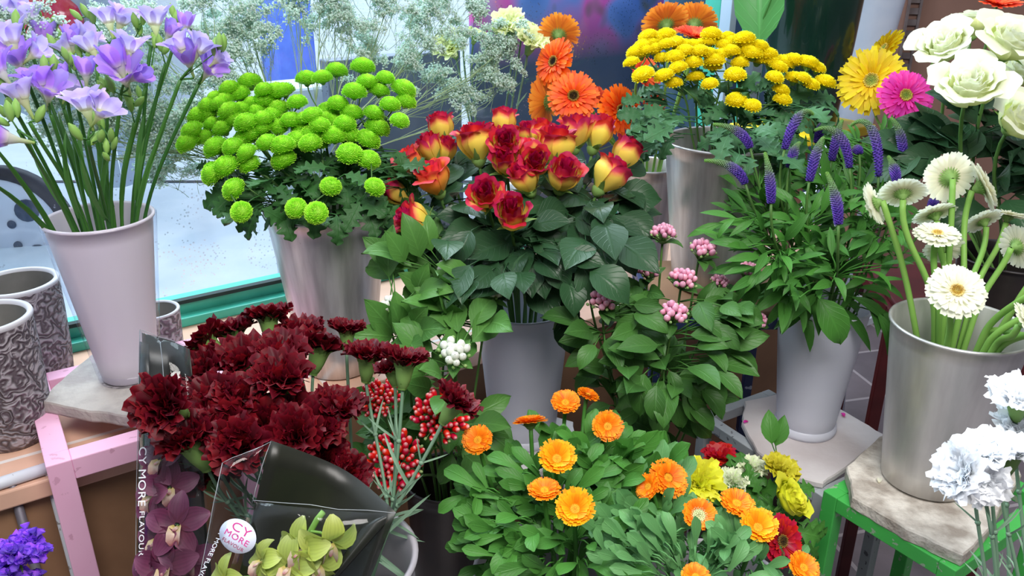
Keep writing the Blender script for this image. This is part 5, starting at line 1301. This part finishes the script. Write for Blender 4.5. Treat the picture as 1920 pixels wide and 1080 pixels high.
# ---------------------------------------------------------------- ranunculus
def mk_r(nm, a, b, c): return petal_mat(nm, [(0, a), (.55, b), (1, c)], 1, 0, .08, 90, .45, .25, .3, .02)
r_red = mk_r('ranunculus_red', (.20, .002, .006), (.42, .004, .015), (.60, .012, .03)); r_yel = mk_r('ranunculus_yellow', (.50, .55, .02), (.74, .74, .025), (.86, .84, .06))
r_olv = mk_r('ranunculus_olive', (.14, .14, .01), (.45, .40, .015), (.70, .62, .04)); r_grn = mk_r('ranunculus_green_white', (.25, .42, .10), (.50, .66, .28), (.84, .88, .66))
RK = {'red': carnation_head('bloom', r_red, .032, 60, 11, .85, .0012, 3, 7), 'yel': carnation_head('bloom', r_yel, .034, 44, 12, 1.05, .0035, 5, 11), 'olv': carnation_head('bloom', r_olv, .031, 46, 13, 1.0, .0045, 6, 9),
      'grn': carnation_head('bloom', r_grn, .031, 42, 14, .95, .0045, 6, 9), 'open': rose_head('bloom', r_yel, .031, .030, 22, .6, 15), 'red2': gerbera_heads('red_ranunculus', r_red, m_disc, m_calyx, .036, 16, 6, (30, 30, 26))[0]}
rdisc = disc_mesh('disc', m_disc, .009, .006)
B = Bunch(V12, 91); gg = 'ranunculus in the black pot'
RN = [(1348,850,34,(-.1,.85,.4),1.34,'red','dark red ranunculus at the back, under the slab corner'), (1312,902,46,(.0,.6,.8),1.20,'yel','big lemon yellow ruffled ranunculus'), (1376,900,32,(.0,.7,.6),1.27,'grn','pale green-white ranunculus right of the lemon one'),
 (1412,872,34,(.1,.85,.4),1.30,'grn','green and white curled ranunculus behind the pale one'), (1467,876,38,(.2,.8,.5),1.28,'olv','olive yellow curly ranunculus near the slab'), (1478,938,40,(.6,.5,.6),1.24,'open','clear yellow open ranunculus with loose petals'),
 (1272,935,26,(-.3,.4,.8),1.16,'yel','yellow ranunculus petals showing below the large marigold'), (1272,868,20,(-.1,.9,.3),1.30,'grn','small white ranunculus tip behind the large marigold'), (1474,1015,46,(.45,.2,.85),1.04,'red2','crimson ranunculus with a dark eye at lower right')]
for x, y, rp_, fc, dep, kd, lab in RN:
    ax = face(*fc); sc = rp_ * dep / FPX / .033; p = D(x, y, dep) - ax * .010 * sc
    it = B.new('ranunculus', lab, 'ranunculus', p, (ax * .5 + UP * .7).normalized(), gg, .0026, 12, .75, .4)
    h = inst('bloom', RK[kd], it['t'], p, ax, sc, rnd(0, 6)); 
    if kd in ('red2',): sub('disc', rdisc, h)
    sub('calyx', kc, h)
B.foliage([(1400, 930, 90, 40), (1460, 1000, 50, 50)], 40, 'chrys', .05, lambda x, y: 1.30, droop=.2, facing=.5, dr=.08)
B.foliage([(1445, 835, 12, 10)], 2, 'bouv', .05, lambda x, y: 1.34, droop=-.9, facing=.7, dr=.02)
B.finish(m_stem_l, m_leafk)

# ---------------------------------------------------------------- speedwell (violet spikes)
msp = petal_mat('speedwell_florets', [(0, (.08, .04, .34)), (.25, (.12, .06, .42)), (.42, (.16, .14, .32)), (.56, (.15, .24, .13)), (1, (.17, .38, .06))], 1, 0, .10, 150, .6, .15, .5, .03)
def spike(it, a, b, arch, r=.0068):
    """a = purple foot, b = green tip"""
    q = MB(); random.seed(int(abs(a.x * 1e4)) + 7)
    L = (b - a).length; c1 = a + (UP * .6 + (b - a).normalized() * .4) * L * .4 + UP * arch * L * 1.2; c2 = b - (b - a) * .35 + UP * (arch * 1.2 + .12) * L
    pts = bez(a, c1, c2, b, 18); n = 18
    pf = lambda f: r * (.80 + .3 * math.sin(min(1, f * 1.3) * PI)) * (1 - .50 * f ** 2)
    tube(q, pts, [pf(i / (n - 1)) * .75 for i in range(n)], 8, .5)
    for k in range(300):
        f = (k + .5) / 300; x = f * (n - 1); i = min(int(x), n - 2); c = pts[i].lerp(pts[i + 1], x - i); d = (pts[i + 1] - pts[i]).normalized()
        an = k * 2.39996; o = d.orthogonal().normalized(); o = o * math.cos(an) + d.cross(o) * math.sin(an); rr = pf(f)
        ball(q, c + o * rr * .82, rr * .27, 3, 4, rnd(0, 1), 0, 1.9 if f < .5 else 1.2, f, o + d * .4)
    q.build('spike', msp, it['t'])
VZ = [((485,75),(370,215),1.42,.25,'speedwell spike curving up right in front of the yellow stool'), ((80,115),(230,210),1.44,.05,'speedwell spike pointing left over the metal bucket rim'), ((45,262),(210,355),1.38,.05,'leftmost speedwell spike lying almost level'),
 ((290,230),(315,435),1.34,0,'upright speedwell spike at left among the leaves'), ((430,190),(390,290),1.42,.1,'short speedwell spike left of the middle'), ((528,170),(470,345),1.38,.12,'speedwell spike curved like a horn in the middle'),
 ((492,140),(632,290),1.44,.25,'speedwell spike arching over to the right, middle back'), ((540,310),(588,520),1.27,.02,'lowest and nearest speedwell spike'), ((603,100),(560,262),1.50,.1,'speedwell spike standing at the back, centre'),
 ((640,120),(750,325),1.42,.35,'big hooked speedwell spike right of the centre'), ((640,215),(672,235),1.50,.1,'stubby speedwell spike behind the hooked one'), ((800,90),(850,270),1.48,.1,'tall speedwell spike under the pink gerbera'),
 ((790,245),(822,345),1.38,0,'speedwell spike just above the left white gerberas'), ((545,90),(500,190),1.54,.1,'green-tipped speedwell spike at the back, touching the stool'), ((700,180),(790,230),1.52,.3,'speedwell spike bent right near the white rose leaves'),
 ((860,120),(838,190),1.56,0,'speedwell spike half hidden by the white rose leaves'), ((985,410),(965,455),1.42,0,'speedwell spike peeping out behind the white gerberas')]
B = Bunch(V5, 95)
for (tx, ty), (bx_, by_), dep, arch, lab in VZ:
    a = D(bx_ / 2.161 + 1300, by_ / 2.161 + 180, dep - .05); b = D(tx / 2.161 + 1300, ty / 2.161 + 180, dep - .03)
    it = B.new('speedwell', lab, 'speedwell', a, UP * .8 + (b - a).normalized() * .4, 'violet speedwell in the grey-white vase', .0022, 13, .8, .4)
    spike(it, a, b, arch)
avv = [(((t_[0] + b_[0]) / 2) / 2.161 + 1300, ((t_[1] + b_[1]) / 2) / 2.161 + 180, 46, d_ + .02) for t_, b_, d_, *_r in VZ] + [(b_[0] / 2.161 + 1300, b_[1] / 2.161 + 175, 42, d_ + .02) for t_, b_, d_, *_r in VZ]
B.foliage([(1540, 430, 120, 90), (1450, 400, 80, 90), (1600, 330, 90, 70), (1500, 500, 90, 60), (1640, 440, 60, 90), (1400, 430, 50, 40)], 460, 'lance', .058, lambda x, y: 1.42 - (y - 400) * .0005, droop=.0, facing=.5, avoid=avv, dr=.16)
B.foliage([(1560, 300, 110, 45), (1450, 300, 60, 60), (1660, 300, 50, 60)], 300, 'lance', .034, lambda x, y: 1.50, droop=-.8, facing=.5, avoid=avv, dr=.12)
B.foliage([(1540, 545, 90, 35), (1640, 590, 25, 30), (1450, 520, 40, 40)], 46, 'lance', .085, lambda x, y: 1.42, droop=.5, facing=.5, dr=.10)
it = B.items[7]; add_leaf(it['leaf'], 'bouv', D(1535, 560, 1.36), face(.42, -.8, .3), TOCAM, .095, .6)
tube(it['leaf'], [it['path'][4], D(1535, 560, 1.36)], .0012, 4, .5)
B.finish(m_stem, m_leafv)

# ---------------------------------------------------------------- white roses at the upper right
mwr = petal_mat('white_rose', [(0, (.60, .74, .26)), (.35, (.88, .93, .48)), (.7, (.92, .96, .66)), (1, (.94, .97, .80))], 1, 0, .05, 60, .5, .4, .08, .0)
wr = [rose_head('rose_bloom', mwr, .042, .050, 26, 1.0, 31), rose_head('rose_bloom', mwr, .040, .052, 24, .8, 32)]
wsep = sepals('rose_sepals', m_calyx, .016, .034)
B = Bunch(V13, 96)
for x, y, sc, fc, dep, kd, lab in [(1770,88,1.0,(-.5,.55,.65),1.50,0,'white rose at the left of the white group, opened flat'), (1822,48,.9,(.0,.9,.2),1.55,1,'white rose at the back, calyx showing below'),
 (1815,165,1.08,(-.25,.55,.8),1.32,0,'largest white rose, front and centre of the white group'), (1893,82,1.1,(.1,.6,.8),1.36,0,'big white rose at the top right edge'), (1908,228,.95,(.2,.45,.85),1.34,1,'round white rose low at the right edge'),
 (1905,140,.8,(.2,.6,.6),1.44,1,'white rose behind the big ones at the right edge')]:
    ax = face(*fc); p = D(x, y, dep) - ax * .022 * sc
    it = B.new('rose', lab, 'rose', p, (ax + UP * .6).normalized(), 'white roses at the upper right', .0032, 12, .7)
    h = inst('bloom', wr[kd], it['t'], p, ax, sc, rnd(0, 6)); sub('sepals', wsep, h)
avw = [(1770,88,60,1.5),(1815,165,85,1.34),(1893,82,85,1.38),(1908,228,60,1.36),(1697,180,55,1.84)]
B.foliage([(1830, 290, 110, 50), (1770, 260, 60, 30), (1880, 350, 60, 60), (1860, 220, 60, 40)], 56, 'rose', .095, lambda x, y: 1.46, droop=.2, facing=.6, avoid=avw, dr=.1)
it = B.new('gerbera', 'red flower at the top right corner behind the white roses', 'flower', D(1868, 12, 1.6), UP, None, .003)
inst('petals', gC[0], it['t'], D(1868, 10, 1.6), face(0, .7, .6), 1.0)
B.finish(m_stem, m_leafd)

# ---------------------------------------------------------------- statice at the lower left
mst = petal_mat('statice_purple', [(0, (.35, .20, .75)), (1, (.34, .10, .90))], 1, 0, .08, 90, .6, .25, .5, .04)
def statice_mesh(seed):
    random.seed(seed); q = MB()
    for k in range(60):
        p = Vector((rnd(-.022, .022), rnd(-.014, .014), rnd(0, .014))); d = (UP * .8 + rvec() * .8).normalized(); qq = d.to_track_quat('Z', 'Y')
        V = []
        for i, (r, z) in enumerate([(.0008, 0), (.0022, .004), (.005, .008), (.0055, .010)]):
            for j in range(10):
                a = 2 * PI * j / 10; v = qq @ Vector((r * (1 + .2 * (j % 2)) * math.cos(a), r * (1 + .2 * (j % 2)) * math.sin(a), z)); V.append(tuple(p + v))
        q.add(V, gfaces(4, 10, True), np.repeat([0, .3, .8, 1], 10), 0, rnd(0, 1))
    return q.mesh('florets', mst)
stm = [statice_mesh(1), statice_mesh(2)]
B = Bunch(V16, 97)
for pts_, lab in (([(38, 1022), (12, 1040), (48, 1048), (60, 1030)], 'purple statice sprig at the lower left corner, upper cluster'), ([(18, 1075), (-10, 1060), (40, 1085)], 'purple statice sprig cut by the lower edge')):
    x, y = pts_[0]; p = D(x, y + 30, .98); it = B.new('statice', lab, 'statice', p, UP, 'purple statice in the corner', .0016, 10)
    for x, y in pts_:
        c = D(x, y, .97); tube(it['stem'], [p, c], .0010, 4, .5); e_ = inst('florets', random.choice(stm), it['t'], c - UP * .006, UP + rvec() * .3, .85, rnd(0, 6))
    add_leaf(it['leaf'], 'bouv', D(pts_[0][0], 1085, .97), face(-.1, .9, .3), TOCAM, .03)
B.finish(m_stem, m_stem_l)

# ---------------------------------------------------------------- wrapped orchids
m_film = clear_mat('clear_film', (.95, .96, .97), .03, .07, bump=.18)
m_blackfilm = plain('black_film', (.010, .011, .010), (.020, .022, .014), .32, scale=9, bump=.12, bscale=14, spec=.35)
m_white = plain('white_print', (.85, .86, .92), rough=.5); m_pinkp = plain('pink_print', (.62, .05, .28), (.62, .05, .28), .5); m_stick = plain('sticker_white', (.70, .76, .95), (.78, .83, .97), .35)
def sheet(name, corners, mat, parent, bulge=.0, n=14, th=.0007, wav=.0):
    """film spanned by four corner points, bulging along its normal"""
    a, b, c, d = corners; nrm = (b - a).cross(d - a).normalized()
    if nrm.dot(TOCAM) < 0: nrm = -nrm
    q = MB(); V = []
    for i in range(n):
        for j in range(n):
            u, v = j / (n - 1), i / (n - 1)
            p = a.lerp(b, u).lerp(d.lerp(c, u), v) + nrm * (bulge * 4 * u * (1 - u) + wav * math.sin(u * 9 + v * 6) * math.sin(v * 7 + 1))
            V.append(tuple(p))
    q.add(V, gfaces(n, n)); o = q.build(name, mat, parent)
    m_ = o.modifiers.new('thickness', 'SOLIDIFY'); m_.thickness = th; m_.offset = 0
    return o
def text(name, body, size, pos, xdir, ydir, mat, parent, sx=1.0, sp=1.0, depth=.0002):
    cu = bpy.data.curves.new(name, 'FONT'); cu.body = body; cu.size = size; cu.extrude = depth; cu.align_x = 'CENTER'; cu.align_y = 'CENTER'; cu.space_character = sp
    o = bpy.data.objects.new(name, cu); C.objects.link(o); bpy.context.view_layer.update()
    me = bpy.data.meshes.new_from_object(o.evaluated_get(bpy.context.evaluated_depsgraph_get())); bpy.data.objects.remove(o)
    x = Vector(xdir).normalized(); z = x.cross(Vector(ydir)).normalized(); y = z.cross(x)
    M = Matrix((x * sx, y, z)).transposed().to_4x4(); me.transform(M)
    me.materials.clear(); me.materials.append(mat)
    o = bpy.data.objects.new(name, me); C.objects.link(o); o.parent = parent; o.location = Vector(pos) - world_loc(parent); return o
mop = petal_mat('purple_orchid', [(0, (.16, .03, .07)), (.6, (.17, .035, .09)), (1, (.27, .09, .17))], 1, 0, .08, 60, .5, .3, .2, .02, streak=.08)
mog = petal_mat('green_orchid', [(0, (.40, .48, .08)), (.6, (.50, .60, .12)), (1, (.60, .68, .22))], 1, 0, .08, 60, .5, .3, .2, .02, streak=.05)
mol = petal_mat('orchid_lip', [(0, (.75, .60, .15)), (.5, (.70, .55, .45)), (1, (.35, .08, .10))], 1, 0, .2, 150, .5, .2, .2, .02)
def orchid_mesh(nm, mat, seed, droop=0):
    random.seed(seed); q = MB()
    for k, (an, w_) in enumerate(((90, 1), (18, 1.15), (162, 1.15), (-58, 1), (-122, 1))):
        put(q, petal(.034 * rnd(.92, 1.06), rs([.45, .8, 1, 1.05, .9, .62, .15]) * .0112 * w_, 22, rnd(-25, 5) - droop, .003, 0, .30, 5, 1), math.radians(an + rnd(-6, 6)), rnd(0, 1))
    a_ = q.mesh(nm, mat); q = MB()
    put(q, petal(.022, rs([.5, .9, 1, 1, .6]) * .0075, 75, -50, .002, 0, .8, 5, 1, .002, 3), math.radians(-90), .5)
    put(q, petal(.014, rs([.8, 1, .9, .4]) * .003, 85, 40, 0, 0, -.6, 3), math.radians(-90), .1)
    return a_, q.mesh('lip', mol)
OP = [orchid_mesh('flower', mop, 1), orchid_mesh('flower', mop, 2, 20)]; OG = [orchid_mesh('flower', mog, 3, 25), orchid_mesh('flower', mog, 4, 60)]
def orchid_stalk(name, label, base, pts, kit, grp=None):
    t = thing(name, label, 'orchid', base, grp); q = MB()
    P = [base] + [D(*p) for p in pts['stalk']]; tube(q, bez(P[0], P[1], P[2], P[3], 14), .0034, 7, .5)
    for (x, y, d, sc, fc, k) in pts['fl']:
        c = D(x, y, d); ax = face(*fc); S = bez(P[0], P[1], P[2], P[3], 14); a = min(S, key=lambda s_: (s_ - c).length)
        tube(q, bez(a, a + TOCAM * .01, c - ax * .02, c - ax * .002, 6), .0016, 5, .6)
        upv = CUP - ax * CUP.dot(ax); zq = ax.to_track_quat('Z', 'Y'); cur = zq @ Vector((0, 1, 0)); ang = math.atan2(ax.dot(cur.cross(upv)), cur.dot(upv))
        h = inst('flower', kit[k][0], t, c, ax, sc, ang); sub('lip', kit[k][1], h)
    q.build('stalk', m_stem_l if kit is OG else m_stem, t)
bt = V19['rim'] + Vector((0, 0, -.02))
c_ = lambda x, y, d: D(x, y, d)
bb = V19['b'] + Vector((-.03, 0, .02))
s1 = thing('flower_sleeve', 'tall black and clear sleeve with purple orchids standing at the left of the carnations', 'sleeve', Vector((V19['b'].x - .03, V19['b'].y, .02)))
sheet('back_sheet', [c_(266, 624, 1.06), c_(356, 655, 1.05), c_(430, 1420, 1.0), c_(300, 1420, 1.02)], m_blackfilm, s1, -.012, wav=.002)
sheet('front_sheet', [c_(262, 618, 1.05), c_(352, 650, 1.03), c_(450, 1420, .93), c_(255, 1420, .95)], m_film, s1, .020, wav=.003)
sheet('side_band', [c_(262, 640, 1.045), c_(280, 646, 1.043), c_(290, 1420, .94), c_(255, 1420, .948)], m_blackfilm, s1, .002)
xd = (c_(264, 1000, .98) - c_(267, 850, .995)).normalized()
text('lettering', 'CY MORE', .0125, c_(266, 893, .985), xd, face(1, 0, 0), m_white, s1, 1.25, 1.05)
text('lettering', 'FLAVOUR', .0085, c_(265, 1000, .976), xd, face(1, 0, 0), m_white, s1, 1.3, 1.1)
orchid_stalk('orchid', 'purple orchid stalk inside the tall sleeve, seen through the film', bb + Vector((0, 0, .03)), dict(stalk=[(340, 1300, 1.0), (320, 1100, 1.01), (305, 870, 1.02)],
  fl=[(300, 862, 1.0, .9, (-.2, .2, .95), 0), (318, 915, .995, .95, (.3, .1, .95), 1), (286, 930, .995, .9, (-.5, .1, .85), 0), (332, 985, .98, 1.05, (.1, .3, .95), 1), (296, 1010, .985, .95, (-.4, .0, .9), 0), (312, 1062, .975, 1.15, (0, .1, 1), 0), (350, 1050, .985, .9, (.5, 0, .85), 1), (280, 1075, .98, .9, (-.5, 0, .8), 1)]), OP)
s2 = thing('flower_sleeve', 'wide open sleeve with black back and clear front, round sticker on it', 'sleeve', Vector((V19['b'].x + .03, V19['b'].y - .01, .02)))
sheet('back_sheet', [c_(508, 826, .925), c_(743, 960, .915), c_(560, 1420, .90), c_(375, 1380, .93)], m_blackfilm, s2, -.035, wav=.003)
sheet('front_sheet', [c_(474, 938, .90), c_(742, 962, .905), c_(560, 1420, .86), c_(330, 1380, .87)], m_film, s2, .020, wav=.003)
sheet('side_sheet', [c_(417, 868, .90), c_(508, 828, .92), c_(474, 940, .90), c_(340, 1250, .86)], m_film, s2, .006, wav=.002)
m_seam = plain('film_seam', (.22, .24, .26), (.34, .36, .38), .25)
def seam(parent, a, b, r=.0005):
    q = MB(); tube(q, [a] + [a.lerp(b, t_) + rvec() * .0016 + TOCAM * .002 for t_ in (.2, .4, .6, .8)] + [b], r * .8, 6); q.build('seam', m_seam, parent)
seam(s1, c_(262, 618, 1.05), c_(255, 1420, .95)); seam(s1, c_(300, 640, 1.03), c_(318, 800, 1.0), .0006); seam(s1, c_(352, 650, 1.03), c_(262, 618, 1.05), .0004)
seam(s2, c_(508, 828, .92), c_(474, 940, .90)); seam(s2, c_(417, 868, .90), c_(340, 1250, .86)); seam(s2, c_(417, 868, .90), c_(508, 828, .92), .0004); seam(s2, c_(474, 938, .90), c_(742, 962, .905), .0005)
# folded cuff along the right edge
sheet('cuff', [c_(680, 985, .92), c_(743, 960, .925), c_(600, 1120, .89), c_(590, 1130, .885)], m_blackfilm, s2, .004)
sc_ = c_(446, 1005, .885); xs = face(.86, -.42, .28); nn_ = face(-.05, .2, .95); ys = nn_.cross(xs).normalized(); xs = ys.cross(nn_).normalized()
q = MB(); V = []
for r, h in ((.0195, 0), (.0195, .0006), (.001, .0006)):
    for j in range(40):
        a = 2 * PI * j / 40; V.append(tuple(sc_ + xs * math.cos(a) * r * 1.08 + ys * math.sin(a) * r * .86 + nn_ * h))
q.add(V, gfaces(3, 40, True)); stk = q.build('sticker', m_stick, s2)
tx = lambda b_, sz_, oy, ox=0, m_=m_pinkp, sxx=1.2: text('lettering', b_, sz_, sc_ + ys * oy + xs * ox + nn_ * .0008, xs, ys, m_, s2, sxx, 1.1)
tx('CY', .0125, .0072, 0, m_pinkp, 1.35); tx('MORE', .0088, -.0022, 0, m_pinkp, 1.2); tx('FLAVOUR', .0052, -.0100, 0, plain('red_grey_print', (.30, .05, .12)), 1.1)
xd = (c_(378, 1075, .88) - c_(408, 1010, .90)).normalized()
text('lettering', 'CY MORE FLAVOUR', .0075, c_(392, 1045, .888), xd, face(.9, .3, 0), m_white, s2, 1.0)
orchid_stalk('orchid', 'green orchid stalk inside the wide sleeve, flowers at the lower edge', bb + Vector((.03, -.01, .03)), dict(stalk=[(480, 1250, .90), (560, 1000, .90), (606, 960, .90)],
  fl=[(618, 1018, .888, 1.05, (.3, -.5, .6), 1), (565, 1028, .885, 1.0, (-.4, .0, .8), 0), (540, 1062, .88, 1.0, (-.1, .2, .95), 0), (595, 1060, .885, .95, (.3, -.2, .8), 1), (490, 1052, .885, .8, (-.6, .2, .7), 1), (420, 1085, .885, .8, (-.6, .2, .7), 0)]), OG)

# black metal post on the low table
pb = H(797, 1068, .42); pt = Vector((pb.x - .004, pb.y - .0, .60))
t = thing('black_post', 'short black metal post between the white and the black bucket', 'post', (pb.x, pb.y, .42))
q = MB(); box(q, (pb.x, pb.y, .52), (.0125, 0, 0), (0, .006, 0), (0, 0, .10)); bevel(q.build('post', m_blk, t, False), .002)
q = MB(); box(q, (pb.x, pb.y - .01, .4235), (.0145, 0, 0), (0, .016, 0), (0, 0, .0035)); bevel(q.build('foot', m_blk, t, False), .001)
q = MB(); lathe(q, (pb.x, pb.y - .014, .427), [(.0055, 0), (.0055, .003), (.003, .0045), (.001, .0045)], 6); q.build('bolt', plain('steel_bolt', (.4, .4, .42), rough=.3, metal=.9), t, False)

q = MB(); random.seed(9)
add_leaf(q, 'bouv', D(1425, 85, 1.97), face(-.05, 1, .1), face(-.3, 0, 1), .22, .6); q.build('leaf', leaf_mat('plant_leaf', (.06, .28, .06), (.10, .38, .10), .35, .3, .35), PLANT)

for (x, y, z, lab) in ((1403, 790, .631, 'fallen pink petal at the left corner of the white slab'), (1583, 781, .631, 'fallen pink petal on the white slab right of the vase'), (1648, 905, .686, 'fallen pale petal on the sandy stone slab')):
    q = MB(); put(q, petal(.012, rs([.3, .9, 1, .6]) * .004, 20, -10, 0, 0, .4, 5), rnd(0, 6), .5); p = H(x, y, z + .0015)
    q.v[0] = q.v[0] + np.array(p); o_ = q.build('fallen_petal', mpk if 'pink' in lab else mw); tag(o_, lab, 'petal')
p = H(400, 341, .03)
q = MB(); box(q, (p.x, p.y, .032), (3.2, 0, 0), (0, .02, 0), (0, 0, .003)); struct(q, 'trim_3', m_dark)
